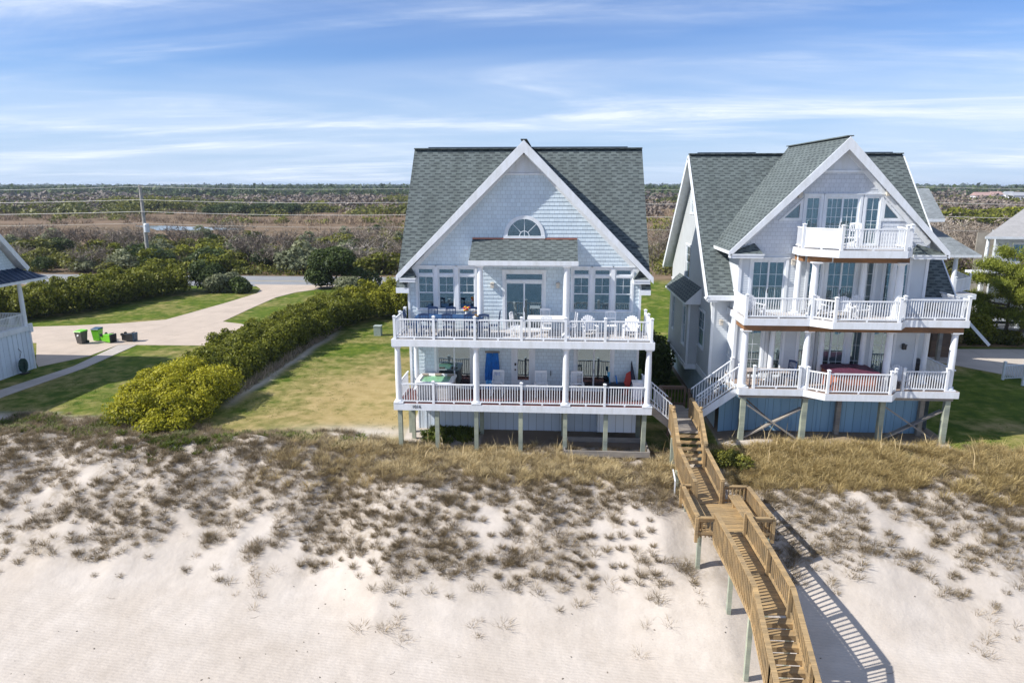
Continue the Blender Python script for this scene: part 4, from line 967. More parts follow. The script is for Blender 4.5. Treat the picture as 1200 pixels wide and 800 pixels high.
# ------------------------------------------------------------------ left house
H3 = thing('beach_house', 'blue-white house at the left edge with dark metal porch roof and vertical board siding', 'house', (-41, 36, 0))
def build_h3():
    h = H3; X0 = -36.4; y0, y1 = 26.0, 44.4
    def board(pl, poly, nm, m=BATTEN3, ops=()):
        b = MB(); courses(b, pl, poly, ops, 6, 0); return b.build(nm, m, h)
    pe = Plane((X0, 0, 0), (0, 1, 0)); b = MB(); courses(b, pe, [(y0, -.2), (y1, -.2), (y1, 2.75), (y0, 2.75)], (), 6, 0)
    y = y0
    while y < y1: pe.box(b, y - .03, y + .03, -.2, 2.75, 0, .02); y += .42
    b.build('lower_wall', BATTEN3, h)
    board(Plane((0, y1, 0), (-1, 0, 0)), [(-X0, -.2), (48, -.2), (48, 2.75), (-X0, 2.75)], 'lower_wall')
    b = MB(); b.box(X0 - .02, X0 + .1, y0, y1 + .12, 2.75, 3.08); b.box(X0, X0 + .16, y1 - .12, y1 + .18, 2.6, 3.2); b.box(X0 - .04, X0 + .06, y1 - .1, y1 + .06, -.2, 2.75); b.build('trim_band', TRIM, h)
    b = MB(); b.box(-46, X0, y0, y1, 2.9, 2.98); b.build('porch_deck', PALEDECK, h)
    column(h, X0 - .1, y1 - .15, 2.98, 6.35, .14); column(h, X0 - .1, 40.6, 2.98, 6.35, .14)
    rail(h, (X0 - .1, 40.8, 2.98), (X0 - .1, y1 - .3, 2.98), h=.95); rail(h, (X0 - .1, 36.2, 2.98), (X0 - .1, 40.4, 2.98), h=.95); rail(h, (X0 - .3, y1 - .12, 2.98), (-44, y1 - .12, 2.98))
    pu = Plane((-38.3, 0, 0), (0, 1, 0)); b = MB(); wn = [(38.6, 4.0, 39.8, 5.8)]
    courses(b, pu, [(y0, 2.98), (43.1, 2.98), (43.1, 7.0), (y0, 7.0)], wn, .19, .018); b.build('upper_wall', SHAKE, h); window(h, pu, *wn[0]); b = MB(); courses(b, Plane((-37.0, 0, 0), (0, 1, 0)), [(39.1, 6.9), (44.9, 6.9), (42, 10.6)], (), .19, .018); b.build('gable_wall', SHAKE, h)
    b = MB(); courses(b, Plane((0, 43.1, 0), (-1, 0, 0)), [(38.3, 2.98), (48, 2.98), (48, 7.2), (38.3, 7.2)], (), .19, .018); b.build('upper_wall', SHAKE, h)
    # dark metal skirt roof round the porch
    b = MB(); e = -35.75; ye = 46.0
    b.add([(e, y0, 6.3), (e, ye, 6.3), (-37.0, 44.9, 7.0), (-37.0, y0, 7.0)], [(0, 1, 2, 3)]); b.add([(e, ye, 6.3), (-48, ye, 6.3), (-48, 44.9, 7.0), (-37.0, 44.9, 7.0)], [(0, 1, 2, 3)])
    yy = y0
    while yy < 45.8:
        t = 1.0 if yy < 44.9 else (ye - yy) / (ye - 44.9); b.beam((e, yy, 6.32), (e + (-37.0 - e) * t, yy, 6.32 + .7 * t), .03, .05); yy += .45
    b.build('porch_roof', METALROOF, h)
    b = MB(); b.box(e - .02, e + .03, y0, ye + .03, 6.12, 6.29); b.box(-48, e - .02, ye - .02, ye + .03, 6.12, 6.29); b.box(-48, e - .02, y0, ye - .02, 6.12, 6.16); b.build('porch_fascia', TRIM, h)
    # gable roof
    yr, zr = 42.0, 11.0; yE, zE = 45.4, 7.02; gx = -36.6
    slab(h, [(gx, yE, zE), (gx, yr, zr), (-50, yr, zr), (-50, yE, zE)][::1], .16, 'roof', [METALROOF, TRIM]); slab(h, [(gx, 2 * yr - yE, zE), (gx, yr, zr), (-50, yr, zr), (-50, 2 * yr - yE, zE)][::-1], .16, 'roof', [METALROOF, TRIM])
    b = MB(); b.beam((gx + .03, yE, zE - .16), (gx + .03, yr, zr - .16), .06, .34); b.beam((gx + .03, 2 * yr - yE, zE - .16), (gx + .03, yr, zr - .16), .06, .34); b.build('rake_board', TRIM, h)
build_h3()

# ------------------------------------------------------------------ houses beyond, on the right
def build_h4():
    h = thing('porch_house', 'grey-roofed house behind the right beach house, with wide hipped porch roof and white stilts', 'house', (25, 55, .3))
    b = MB(); b.prism([(16, 50.5, 12.3), (27.0, 50.5, 12.3), (28.4, 50.5, 10.2), (16, 50.5, 10.2)][::-1], (0, -.05, 0)); 
    b = MB(); b.add([(15, 49.5, 10.3), (26.9, 49.5, 10.3), (27.6, 53.5, 12.35) , (15, 53.5, 12.35)], [(0, 1, 2, 3)]); b.add([(26.9, 57.5, 10.3), (15, 57.5, 10.3), (15, 53.5, 12.35), (27.6, 53.5, 12.35)], [(0, 1, 2, 3)])
    b.add([(26.9, 49.5, 10.1), (15, 49.5, 10.1), (15, 49.5, 10.3), (26.9, 49.5, 10.3)], [(0, 1, 2, 3)], 1); b.build('roof', [SHINGLE2, TRIM], h)
    b = MB(); b.add([(26.5, 49.7, 10.05), (26.5, 57.3, 10.05), (26.9, 53.5, 12.1)], [(0, 1, 2)]); b.build('gable_wall', TRIM, h)
    b = MB(); b.add([(16, 48.2, 7.95), (28.9, 48.2, 7.95), (26.4, 51.5, 10.1), (16, 51.5, 10.1)], [(0, 1, 2, 3)]); b.add([(28.9, 48.2, 7.95), (28.9, 58.5, 7.95), (26.4, 55.5, 10.1), (26.4, 51.5, 10.1)], [(0, 1, 2, 3)]); b.build('porch_roof', SHINGLE2, h)
    b = MB(); b.box(16, 28.9, 48.17, 48.2, 7.78, 7.95); b.box(28.87, 28.9, 48.2, 58.5, 7.78, 7.95); b.box(16, 28.87, 48.2, 58.5, 7.8, 7.84); b.build('porch_fascia', TRIM, h)
    b = MB(); courses(b, Plane((0, 51.5, 0), (1, 0, 0)), [(16, 0), (25.9, 0), (25.9, 10.1), (16, 10.1)], (), .15, .015); b.build('front_wall', LAP, h)
    b = MB(); courses(b, Plane((25.9, 0, 0), (0, 1, 0)), [(51.5, 0), (58, 0), (58, 10.1), (51.5, 10.1)], (), .15, .015); b.build('side_wall', LAP, h)
    for x, y in ((27.5, 48.6), (28.5, 52.5), (28.5, 57.5)): column(h, x, y, 5.2, 7.8, .15)
    b = MB(); b.box(20, 29, 48.4, 58, 5.1, 5.25); b.build('porch_deck', PALEDECK, h)
    b = MB(); b.box(20, 29.05, 48.35, 48.4, 4.9, 5.25); b.box(29, 29.05, 48.4, 58, 4.9, 5.25); b.build('deck_fascia', TRIM, h)
    for x, y in ((27.6, 48.5), (29.6, 50.3)): post_mesh(h, x, y, 5.25, 6.4)
    rail(h, (27.65, 48.55, 5.25), (29.55, 50.25, 5.25)); rail(h, (29.6, 50.4, 5.25), (30.6, 54, 5.25))
    b = MB(); b.box(27.4, 29.2, 50.0, 51.6, .3, 5.0); b.build('chimney_base', WOODD, h)
    for x, y in ((27.4, 49.0), (29.0, 54)): piling(h, x, y, 4.95, .24, WOODG)
    b = MB()
    b.beam((29.0, 49.6, 3.6), (31.2, 49.6, 1.4), .06, .2); b.build('outside_stair', TRIM, h)
build_h4()
def build_h5():
    h = thing('cottage', 'grey-roofed cottage on the right edge, mostly hidden behind the pine tree', 'house', (44, 62, .3))
    b = MB(); A = (34.0, 56, 8.0); b.add([A, (50, 55, 8.0), (46, 61.5, 11.3), (41.2, 61.5, 10.9)], [(0, 1, 2, 3)]); b.add([(44.5, 69, 8.0), A, (41.2, 61.5, 10.9)], [(0, 1, 2)]); b.build('roof', plain('sandy_grey_roof', (.33, .32, .31), .9, .1, 3), h)
    b = MB(); b.beam((34, 56, 7.9), (50, 55, 7.9), .04, .2); b.add([(34, 56, 7.86), (50, 55, 7.86), (50, 69, 7.86), (44.5, 69, 7.86)], [(3, 2, 1, 0)]); b.build('eave_fascia', TRIM, h)
    b = MB(); p = Plane((0, 58.5, 0), (1, 0, 0)); wn = [(38, 5.6, 39.2, 7.2), (41, 5.2, 43, 7.3)]; courses(b, p, [(36.5, .3), (50, .3), (50, 8), (36.5, 8)], wn, .15, .015); b.build('front_wall', LAP, h)
    for o in wn: window(h, p, *o, kind='fixed', cols=1, rows=2)
    b = MB(); b.box(36.6, 50, 61.5, 61.6, .4, 8); b.build('interior', ROOM, h)
    b = MB(); courses(b, Plane((36.5, 58.5, 0), (-.55, -1, 0)), [(-9, .3), (0, .3), (0, 8), (-9, 8)], (), .15, .015); b.build('side_wall', LAP, h)
    for x in (34.6, 38.2, 42): column(h, x, 56.5, 4.9, 7.85, .14)
    b = MB(); b.box(34.2, 50, 56.2, 58.5, 4.7, 4.9); b.build('porch_deck', TRIM, h)
    for a, c in ((34.7, 38.1), (38.3, 41.9), (42.1, 46)): rail(h, (a, 56.4, 4.9), (c, 56.4, 4.9))
    for x in (34.6, 38.2, 42): piling(h, x, 56.6, 4.7, .3, WHITE)
    for z in (.6,):
        b = MB(); b.beam((38.5, 56.1, 4.6), (43, 55.0, .6), .9, .12); b.build('outside_stair', TRIM, h)
    return h
h5 = build_h5(); h5.location = Vector(h5.location) + Vector((2.4, 4.6, .35))

# ------------------------------------------------------------------ boardwalk
BW = thing('boardwalk', 'honey-coloured wooden boardwalk running from between the houses down over the dune to the sand', 'boardwalk', (6.8, 24, -.9))
def build_bw():
    h = BW; W = .60
    top = [(6.25, 34.6, 1.35), (6.25, 30.45, 1.35)]
    s1 = [(6.25, 30.45, 1.35), (6.22, 28.85, .42)]
    r1 = [(6.22, 28.85, .3), (6.60, 26.9, -.45)]
    land = [(6.60, 26.9, -.5), (6.86, 24.25, -.5)]
    r2 = [(6.86, 24.25, -.55), (7.06, 22.0, -.78)]; r3 = [(7.06, 22.0, -.78), (7.18, 20.05, -1.0)]
    s2 = [(7.18, 20.05, -1.0), (7.16, 15.0, -3.75)]
    def side(p, q, o):
        d = Vector((q[0] - p[0], q[1] - p[1], 0)).normalized(); n = Vector((-d.y, d.x, 0)) * o
        return n
    def planks(p, q, w0=W, w1=W, nm='decking', m=WOOD):
        p = Vector(p); q = Vector(q); d = q - p; L = d.length; n = int(L / .145); b = MB(); s = side(p, q, 1)
        for i in range(n):
            a = p + d * (i / n); c = p + d * ((i + .93) / n)
            j = rnd.uniform(-.01, .01)
            vs = [a + s * w0, a - s * w1, c - s * w1, c + s * w0]
            b.add([v + Vector((0, 0, j * .3)) for v in vs] + [v - Vector((0, 0, .04)) for v in vs], [(0, 1, 2, 3), (4, 7, 6, 5), (0, 4, 5, 1), (1, 5, 6, 2), (2, 6, 7, 3), (3, 7, 4, 0)])
        return b.build(nm, m, h)
    def wrail(p, q, o, hh=1.0, posts=(1, 1), m=WOOD, low=-.12, cap=.16):
        p = Vector(p); q = Vector(q); s = side(p, q, o) if o else Vector((0, 0, 0)); p = p + s; q = q + s; d = q - p; u = Vector((0, 0, 1)); out = (s.normalized() if o else Vector((d.y, -d.x, 0)).normalized())
        b = MB(); b.beam(p + u * hh, q + u * hh, cap, .045, plumb=True); b.beam(p + u * (hh - .09), q + u * (hh - .09), .045, .12, plumb=True); b.beam(p + u * .08, q + u * .08, .045, .1, plumb=True)
        n = int(d.length / .15)
        for i in range(n + 1):
            c = p + d * (i / max(n, 1)) + out * .045; b.box(c.x - .021, c.x + .021, c.y - .021, c.y + .021, c.z + low, c.z + hh - .04)
        o_ = b.build('railing_panel', m, h)
        for k, c in enumerate((p, q)):
            if posts[k]:
                b = MB(); c = c - out * .05; b.box(c.x - .055, c.x + .055, c.y - .055, c.y + .055, c.z - .3, c.z + hh - .025); b.build('railing_post', m, h)
        return o_
    def stringer(p, q, hh=.24, m=WOOD):
        for o in (-W - .02, W + .02):
            b = MB(); s = side(p, q, o); b.beam(Vector(p) + s - Vector((0, 0, .16)), Vector(q) + s - Vector((0, 0, .16)), .045, hh, plumb=True); b.build('stringer', m, h)
    planks(*top, m=WOODG); stringer(*top, m=WOODG)
    b = MB(); b.box(5.72, 6.1, 31.5, 32.8, 1.27, 1.33); b.box(6.8, 7.2, 32.7, 34.1, 1.27, 1.33); b.build('landing_boards', WOODG, h)
    wrail((6.25, 31.45, 1.35), (6.25, 30.45, 1.35), -W, posts=(0, 0)); wrail((6.25, 32.6, 1.35), (6.25, 30.45, 1.35), W, posts=(1, 0), m=WOOD)
    wrail((6.25, 34.55, 1.35), (6.25, 32.9, 1.35), -W - .05, posts=(1, 1), m=WOODD); wrail((6.9, 34.6, 1.35), (5.6, 34.6, 1.35), 0, m=WOODD)
    for o in (-1, 1):      # tall capped newel posts
        x = 6.25 + o * .62; b = MB(); b.box(x - .065, x + .065, 30.38, 30.51, .6, 2.42); b.lathe(x, 30.445, [(.07, 2.42), (.045, 2.45), (.045, 2.48), (.08, 2.53), (.07, 2.59), (.02, 2.62)], 10); b.build('newel_post', WOOD, h)
    def steps(p, q, n, m=WOOD):
        p = Vector(p); q = Vector(q); d = q - p
        for i in range(n):
            a = p + d * ((i + .5) / n); b = MB(); s = side(p, q, W); t = Vector((d.x, d.y, 0)).normalized() * (.175 if n < 10 else .155)
            z = p.z + d.z * (i + 1) / (n + 0.0) if False else p.z + d.z * ((i + .5) / n)
            c = Vector((a.x, a.y, z)); vs = [c + s - t, c - s - t, c - s + t, c + s + t]
            b.add([v for v in vs] + [v - Vector((0, 0, .045)) for v in vs], [(0, 1, 2, 3), (4, 7, 6, 5), (0, 4, 5, 1), (1, 5, 6, 2), (2, 6, 7, 3), (3, 7, 4, 0)]); b.build('tread', m, h)
            if n > 10: rb = MB(); rb.beam(c - s + t * .9 - Vector((0, 0, .11)), c + s + t * .9 - Vector((0, 0, .11)), .025, .12); rb.build('riser', m, h)
    steps(*s1, 5); stringer(*s1, .3); wrail(*s1, -W, posts=(0, 1)); wrail(*s1, W, posts=(0, 1))
    planks(*r1); stringer(*r1); wrail(*r1, -W, hh=.98); wrail(*r1, W, hh=.98)
    # wide landing with two bays
    planks(*land, w0=W, w1=W); b = MB()
    planks(((6.60 + 8.3 - .6) / 2 + .3, 27.1, -.5), ((6.86 + 8.4) / 2 + .3, 24.3, -.5), w0=.42, w1=.42)
    planks((5.85, 27.1, -.5), (5.95, 24.25, -.5), w0=.33, w1=.28)
    A, B_ = (8.25, 27.1, -.48), (8.42, 24.3, -.48); C_, D_ = (5.55, 27.1, -.48), (5.62, 24.2, -.48)
    wrail(A, B_, 0, hh=.72); wrail((7.3, 27.1, -.48), A, 0, hh=.72, posts=(0, 0)); wrail(B_, (7.5, 24.27, -.48), 0, hh=.72, posts=(0, 0))
    wrail(D_, C_, 0, hh=.72); wrail(C_, (6.05, 27.1, -.48), 0, hh=.72, posts=(0, 0)); wrail((6.25, 24.22, -.48), D_, 0, hh=.72, posts=(0, 0))
    for nm, x0, x1 in (('bench', 7.45, 7.95), ('bench', 5.68, 5.98)):
        b = MB(); y0, y1 = 24.5, 26.9
        for k in range(4 if x0 > 7 else 3):
            a = x0 + .125 * k; b.add([(a + .05, y0, -.06), (a + .165, y0, -.06), (a + .06, y1, -.06), (a - .055, y1, -.06), (a + .05, y0, -.1), (a + .165, y0, -.1), (a + .06, y1, -.1), (a - .055, y1, -.1)], [(0, 1, 2, 3), (7, 6, 5, 4), (0, 4, 5, 1), (1, 5, 6, 2), (2, 6, 7, 3), (3, 7, 4, 0)])
        bo = b.build(nm, WOOD, h)
        for y in (24.7, 26.6):
            b = MB(); b.box(x0 + .1, x1 - .05, y, y + .09, -.5, -.1); b.build('bench_leg', WOOD, bo)
    for r in (r2, r3):
        planks(*r); stringer(*r); wrail(*r, -W); wrail(*r, W)
    steps(*s2, 15); stringer(*s2, .3)
    mid = tuple((Vector(s2[0]) + (Vector(s2[1]) - Vector(s2[0])) * .42)); 
    for o in (-W, W):
        wrail(s2[0], mid, o, posts=(0, 1)); wrail(mid, s2[1], o, posts=(0, 1))
    # pilings under it
    for x, y, z in ((5.62, 30.3, 1.1), (6.9, 30.3, 1.1), (5.6, 28.7, .2), (6.95, 28.7, .1), (5.7, 26.9, -.6), (8.2, 26.9, -.6), (5.75, 24.4, -.6), (8.3, 24.4, -.6), (6.5, 22.45, -.9), (7.75, 22.2, -.95), (6.62, 20.3, -1.2), (7.85, 20.2, -1.2), (6.55, 17.6, -2.5), (7.8, 17.6, -2.5)):
        piling(h, x, y, z, .15)
    b = MB(); b.beam((5.45, 28.9, .15), (5.42, 28.1, -.05), .05, .05); b.beam((5.42, 28.1, -.05), (5.42, 28.1, -.7), .05, .05, up=(1, 0, 0)); b.build('water_pipe', TRIM, h)
build_bw()

# ------------------------------------------------------------------ deck furniture (prototype at the origin, facing -Y)
def adirondack(label, group, m=PLASTW):
    t = thing('adirondack_chair', label, 'chair', (0, 0, 0), group)
    b = MB()
    for i in range(5): y = -.30 + i * .105; z = .36 - i * .028; b.beam((-.27, y, z), (.27, y, z), .09, .02, up=(0, 0, 1))
    b.build('seat', m, t)
    b = MB(); hs = [.62, .72, .77, .79, .77, .72, .62]
    for i, H_ in enumerate(hs):
        x = (i - 3) * .083; s = Vector((0, .36, 1)).normalized(); p0 = Vector((x * .85, .18, .22)); p1 = p0 + s * H_ + Vector((x * .35, 0, 0)); b.beam(p0, p1, .076, .02, up=(0, -1, .3))
    b.beam((-.28, .32, .55), (.28, .32, .55), .03, .06); b.build('backrest', m, t)
    for s in (-1, 1):
        b = MB(); b.beam((s * .34, -.38, .53), (s * .32, .38, .53), .12, .025); b.build('arm', m, t)
        b = MB(); b.beam((s * .31, -.33, 0), (s * .31, -.33, .52), .09, .03, up=(0, 1, 0)); b.build('leg', m, t)
        b = MB(); b.beam((s * .285, -.36, .36), (s * .285, .55, .03), .03, .1); b.build('leg', m, t)
    return t
def rocker(label, group, m=PLASTW):
    t = thing('rocking_chair', label, 'chair', (0, 0, 0), group)
    b = MB(); b.box(-.27, .27, -.26, .24, .42, .45); b.build('seat', m, t)
    b = MB()
    for x in (-.27, .27): b.beam((x, .24, .4), (x, .42, 1.16), .045, .045)
    b.beam((-.29, .42, 1.16), (.29, .42, 1.16), .04, .1); b.beam((-.27, .28, .58), (.27, .28, .58), .03, .07)
    for i in range(7): x = -.2 + i * .0667; b.beam((x, .28, .58), (x, .41, 1.12), .03, .015, up=(0, -1, .2))
    b.build('backrest', m, t)
    for s in (-1, 1):
        b = MB(); b.beam((s * .3, -.3, .66), (s * .3, .3, .66), .08, .025); b.build('arm', m, t)
        for y in (-.24, .24): b = MB(); b.beam((s * .28, y, .07), (s * .28, y, .65 if y < 0 else .45), .045, .045, up=(0, 1, 0)); b.build('leg', m, t)
        b = MB(); pts = [(s * .28, -.42 + .1 * k, .03 + .05 * ((k - 4.5) / 4.5) ** 2) for k in range(10)]
        for p, q in zip(pts[:-1], pts[1:]): b.beam(p, q, .035, .045)
        b.build('rocker', m, t)
    return t
def diner(label, group, m, name='dining_chair'):
    t = thing(name, label, 'chair', (0, 0, 0), group)
    b = MB(); b.box(-.23, .23, -.22, .22, .43, .46); b.build('seat', m, t)
    b = MB()
    for x in (-.21, .21): b.beam((x, .2, .44), (x, .27, .98), .04, .035)
    n = 6
    for k in range(n): a = -.23 + .46 * k / n; c = -.23 + .46 * (k + 1) / n; f = lambda x: .98 + .03 * (1 - (x / .23) ** 2); b.beam((a, .27, f(a)), (c, .27, f(c)), .03, .09, up=(0, 0, 1))
    b.beam((-.2, .235, .72), (.2, .235, .72), .025, .05)
    for i in range(5): x = -.14 + i * .07; b.beam((x, .235, .72), (x, .265, .95), .025, .012, up=(0, -1, .1))
    b.build('backrest', m, t)
    for s in (-1, 1):
        for y in (-.19, .2): b = MB(); b.beam((s * .2, y, 0), (s * .2, y, .43), .04, .04, up=(0, 1, 0)); b.build('leg', m, t)
    return t
def table(name, label, cat, x, y, z, w, d, hh, m, cloth=None, top_t=.04):
    t = thing(name, label, cat, (x, y, z))
    b = MB(); b.box(x - w / 2, x + w / 2, y - d / 2, y + d / 2, z + hh - top_t, z + hh); b.build('table_top', m, t)
    for sx in (-1, 1):
        for sy in (-1, 1): b = MB(); b.box(x + sx * (w / 2 - .1) - .035, x + sx * (w / 2 - .1) + .035, y + sy * (d / 2 - .1) - .035, y + sy * (d / 2 - .1) + .035, z, z + hh - top_t); b.build('leg', m, t)
    return t
ZU, ZL = 5.42, 2.25
table('dining_table', 'long dark blue dining table on the upper deck of the middle house', 'table', -5.0, 32.35, ZU, 3.3, .95, .94, NAVY)
g = 'blue dining chairs round the long table'
c0 = diner('blue dining chair at the left head of the long blue table', g, NAVYP); c0.location = (-6.95, 32.35, ZU); c0.rotation_euler = (0, 0, R(90)); c0.scale = (1.1, 1.1, 1.17)
dup(c0, (-2.85, 32.3, ZU), R(-90), 'blue dining chair at the right head of the long blue table, beside the sliding door')
for i, x in enumerate((-6.0, -5.1, -3.95)):
    dup(c0, (x, 33.05, ZU), 0, ['blue dining chair on the wall side of the long table, nearest its left end', 'blue dining chair on the wall side of the long table, second from its left end', 'blue dining chair on the wall side of the long table, behind the flowers'][i])
for i, x in enumerate((-6.1, -5.0, -3.95, -3.25)):
    dup(c0, (x, 31.75, ZU), PI, ['blue dining chair between railing and long table, nearest the deck corner', 'blue dining chair between railing and long table, second from the deck corner', 'blue dining chair between railing and long table, third from the deck corner', 'blue dining chair between railing and long table, nearest its right end'][i])
v = thing('flower_vase', 'white vase of red and yellow flowers on the long blue table', 'vase', (-4.2, 32.35, ZU + .94))
b = MB(); b.lathe(-4.2, 32.35, [(.05, ZU + .942), (.07, ZU + 1.03), (.045, ZU + 1.12), (.055, ZU + 1.16)], 12); b.build('vase', PLASTW, v)
RED = plain('red_petals', (.5, .03, .05), .7); YEL = plain('yellow_petals', (.8, .42, .02), .7); LEAFG = plain('stem_green', (.05, .12, .03), .7)
for i in range(9):
    a = i * 2.4; r = .05 + .012 * i; x, y, z = -4.2 + r * math.cos(a), 32.35 + r * math.sin(a), ZU + 1.30 + .08 * math.sin(i * 1.7)
    b = MB(); b.lathe(x, y, [(.012, z - .05), (.065, z), (.055, z + .035), (.01, z + .045)], 8); b.build('flower_head', (RED, YEL)[i % 2], v)
b = MB()
for i in range(9): a = i * 2.4; r = .05 + .012 * i; b.tube([(-4.2, 32.35, ZU + 1.13), (-4.2 + r * math.cos(a), 32.35 + r * math.sin(a), ZU + 1.27)], .006, 5)
b.build('stems', LEAFG, v)
t = thing('bread_basket', 'round wicker basket at the right end of the long blue table', 'basket', (-3.7, 32.3, ZU + .94)); WICK = plain('wicker', (.45, .28, .12), .8, .2, 20)
b = MB(); b.lathe(-3.7, 32.3, [(.14, ZU + .945), (.21, ZU + 1.03), (.22, ZU + .87), (.19, ZU + .86), (.12, ZU + .79)], 16); b.build('bowl', WICK, t); b = MB(); b.tube([(-3.7 + .2 * math.cos(PI * k / 8), 32.3, ZU + 1.04 + .16 * math.sin(PI * k / 8)) for k in range(9)], .012, 5); b.build('handle', WICK, t)
table('patio_table', 'square white table right of the sliding door on the upper deck', 'table', -.35, 32.45, ZU, 1.75, .95, .92, PLASTW)
g = 'white chairs on the upper deck of the middle house'
w0 = diner('white plastic chair left of the square white table', g, PLASTW, 'patio_chair'); w0.location = (-1.75, 32.3, ZU); w0.rotation_euler = (0, 0, R(75)); w0.scale = (1.08, 1.08, 1.12)
dup(w0, (-.4, 33.15, ZU), 0, 'white plastic chair behind the square white table, against the wall'); dup(w0, (.85, 32.4, ZU), R(-80), 'white plastic chair right of the square white table, by the porch column'); dup(w0, (-.3, 31.75, ZU), PI, 'white plastic chair between railing and square white table')
a0 = adirondack('white fan-back adirondack chair below the right-hand windows, left one of the pair', g); a0.location = (1.75, 32.5, ZU); a0.rotation_euler = (0, 0, R(8))
dup(a0, (3.75, 32.5, ZU), R(-12), 'white fan-back adirondack chair in the right corner of the upper deck')
dup(w0, (2.8, 32.7, ZU), R(0), 'white ladder-back chair between the two fan-back chairs on the upper deck', scale=1.12)
# lower deck
g = 'white rocking chairs on the lower deck'
r0 = rocker('white rocking chair beside the hanging blue towel on the lower deck', g); r0.location = (-2.75, 32.8, ZL); r0.rotation_euler = (0, 0, R(-6))
dup(r0, (-.55, 32.8, ZL), R(3), 'white rocking chair just right of the glazed entrance door'); dup(r0, (1.25, 32.8, ZL), R(2), 'white rocking chair in front of the right sliding door')
t = thing('beach_towel', 'bright blue towels hanging on the lower deck wall left of the entrance door', 'towel', (-3.0, 33.7, 3.0)); TOWEL = plain('blue_towel', (.02, .16, .50), .95, .25, 6); TOWEL2 = plain('pale_blue_towel', (.08, .32, .62), .95, .3, 9)
def cloth(x0, x1, y, z0, z1, top=.6):
    b = MB(); n = 18; rows = 8; vs = []
    for r in range(rows + 1):
        k = r / rows; z = z1 + (z0 - z1) * k; wd = top + (1 - top) * min(1, k * 1.6)
        for i in range(n + 1):
            u = i / n - .5; x = (x0 + x1) / 2 + (x1 - x0) * u * wd; vs.append((x, y - .05 - .03 * math.sin(i * 1.3) * (.4 + k), z + .03 * math.sin(i * .9) * k))
    for r in range(rows):
        for i in range(n): a = r * (n + 1) + i; b.f.append((a, a + 1, a + n + 2, a + n + 1)); b.m.append(0)
    b.v = vs; return b
cloth(-3.46, -2.98, 33.76, 2.72, 4.2, .62).build('hanging_towel', TOWEL, t, smooth=True); cloth(-3.1, -2.7, 33.70, 3.05, 4.22, .7).build('hanging_towel', TOWEL, t, smooth=True); b = MB(); b.box(-3.45, -2.7, 33.74, 33.79, 4.2, 4.3); b.build('hook_rail', WOODG, t)
t = thing('draped_towel', 'crumpled light blue towel over the arm of the left rocking chair', 'towel', (-3.15, 32.75, 2.95)); cloth(-3.3, -3.0, 32.62, 2.62, 3.1, .9).build('cloth', TOWEL2, t, smooth=True)
def tub(name, label, x0, x1, y0, y1, z, skirt, cover=None):
    t = thing(name, label, 'hot tub', ((x0 + x1) / 2, (y0 + y1) / 2, z)); SH = PLASTW
    def rr(a0, a1, c0, c1, r, zz):
        pts = []
        for cx, cy, s in ((a1 - r, c0 + r, -90), (a1 - r, c1 - r, 0), (a0 + r, c1 - r, 90), (a0 + r, c0 + r, 180)):
            for k in range(5): a = R(s + 90 * k / 4); pts.append((cx + r * math.cos(a), cy + r * math.sin(a), zz))
        return pts
    b = MB(); b.prism(rr(x0 + .06, x1 - .06, y0 + .06, y1 - .06, .2, z + .8), (0, 0, -.78)); b.build('skirt', skirt, t)
    b = MB(); n = 20
    if cover is None:
        lo = rr(x0, x1, y0, y1, .25, z + .80); o1 = rr(x0, x1, y0, y1, .25, z + .88); i1 = rr(x0 + .2, x1 - .2, y0 + .2, y1 - .2, .22, z + .9); i2 = rr(x0 + .28, x1 - .28, y0 + .28, y1 - .28, .2, z + .805)
        b.add(lo + o1 + i1 + i2, [(k + n * r, (k + 1) % n + n * r, (k + 1) % n + n * (r + 1), k + n * (r + 1)) for r in range(3) for k in range(n)]); b.build('shell', SH, t)
        b = MB(); b.add(rr(x0 + .26, x1 - .26, y0 + .26, y1 - .26, .2, z + .83), [tuple(range(n))]); b.build('water', plain('tub_water', (.20, .42, .24), .08, .25, 2.5, spec=.8), t)
        for px, py in ((x0 + .3, y1 - .35), (x1 - .3, y1 - .4), ((x0 + x1) / 2, y1 - .3)): b = MB(); b.box(px - .16, px + .16, py - .07, py + .07, z + .86, z + .95); b.build('headrest', plain('headrest', (.35, .28, .22), .7), t)
    else:
        b.prism(rr(x0, x1, y0, y1, .2, z + .92), (0, 0, -.11)); b.build('cover', cover, t)
        b = MB(); b.beam(((x0 + x1) / 2, y0 - .01, z + .925), ((x0 + x1) / 2, y1 + .01, z + .925), .05, .02); b.build('cover_strap', cover, t)
    return t
tub('hot_tub', 'open white hot tub with green water at the left end of the lower deck', -6.75, -4.85, 31.75, 33.55, ZL, plain('tub_grey_skirt', (.50, .48, .46), .6))
TERRA = m_wood('terracotta_panel', (.42, .15, .09), .25); MARO = plain('maroon_cover', (.10, .025, .05), .6, .15, 3)
tub('covered_hot_tub', 'hot tub with terracotta sides and dark maroon cover on the right house', 13.3, 15.5, 32.0, 33.9, zL if False else 2.95, TERRA, MARO)
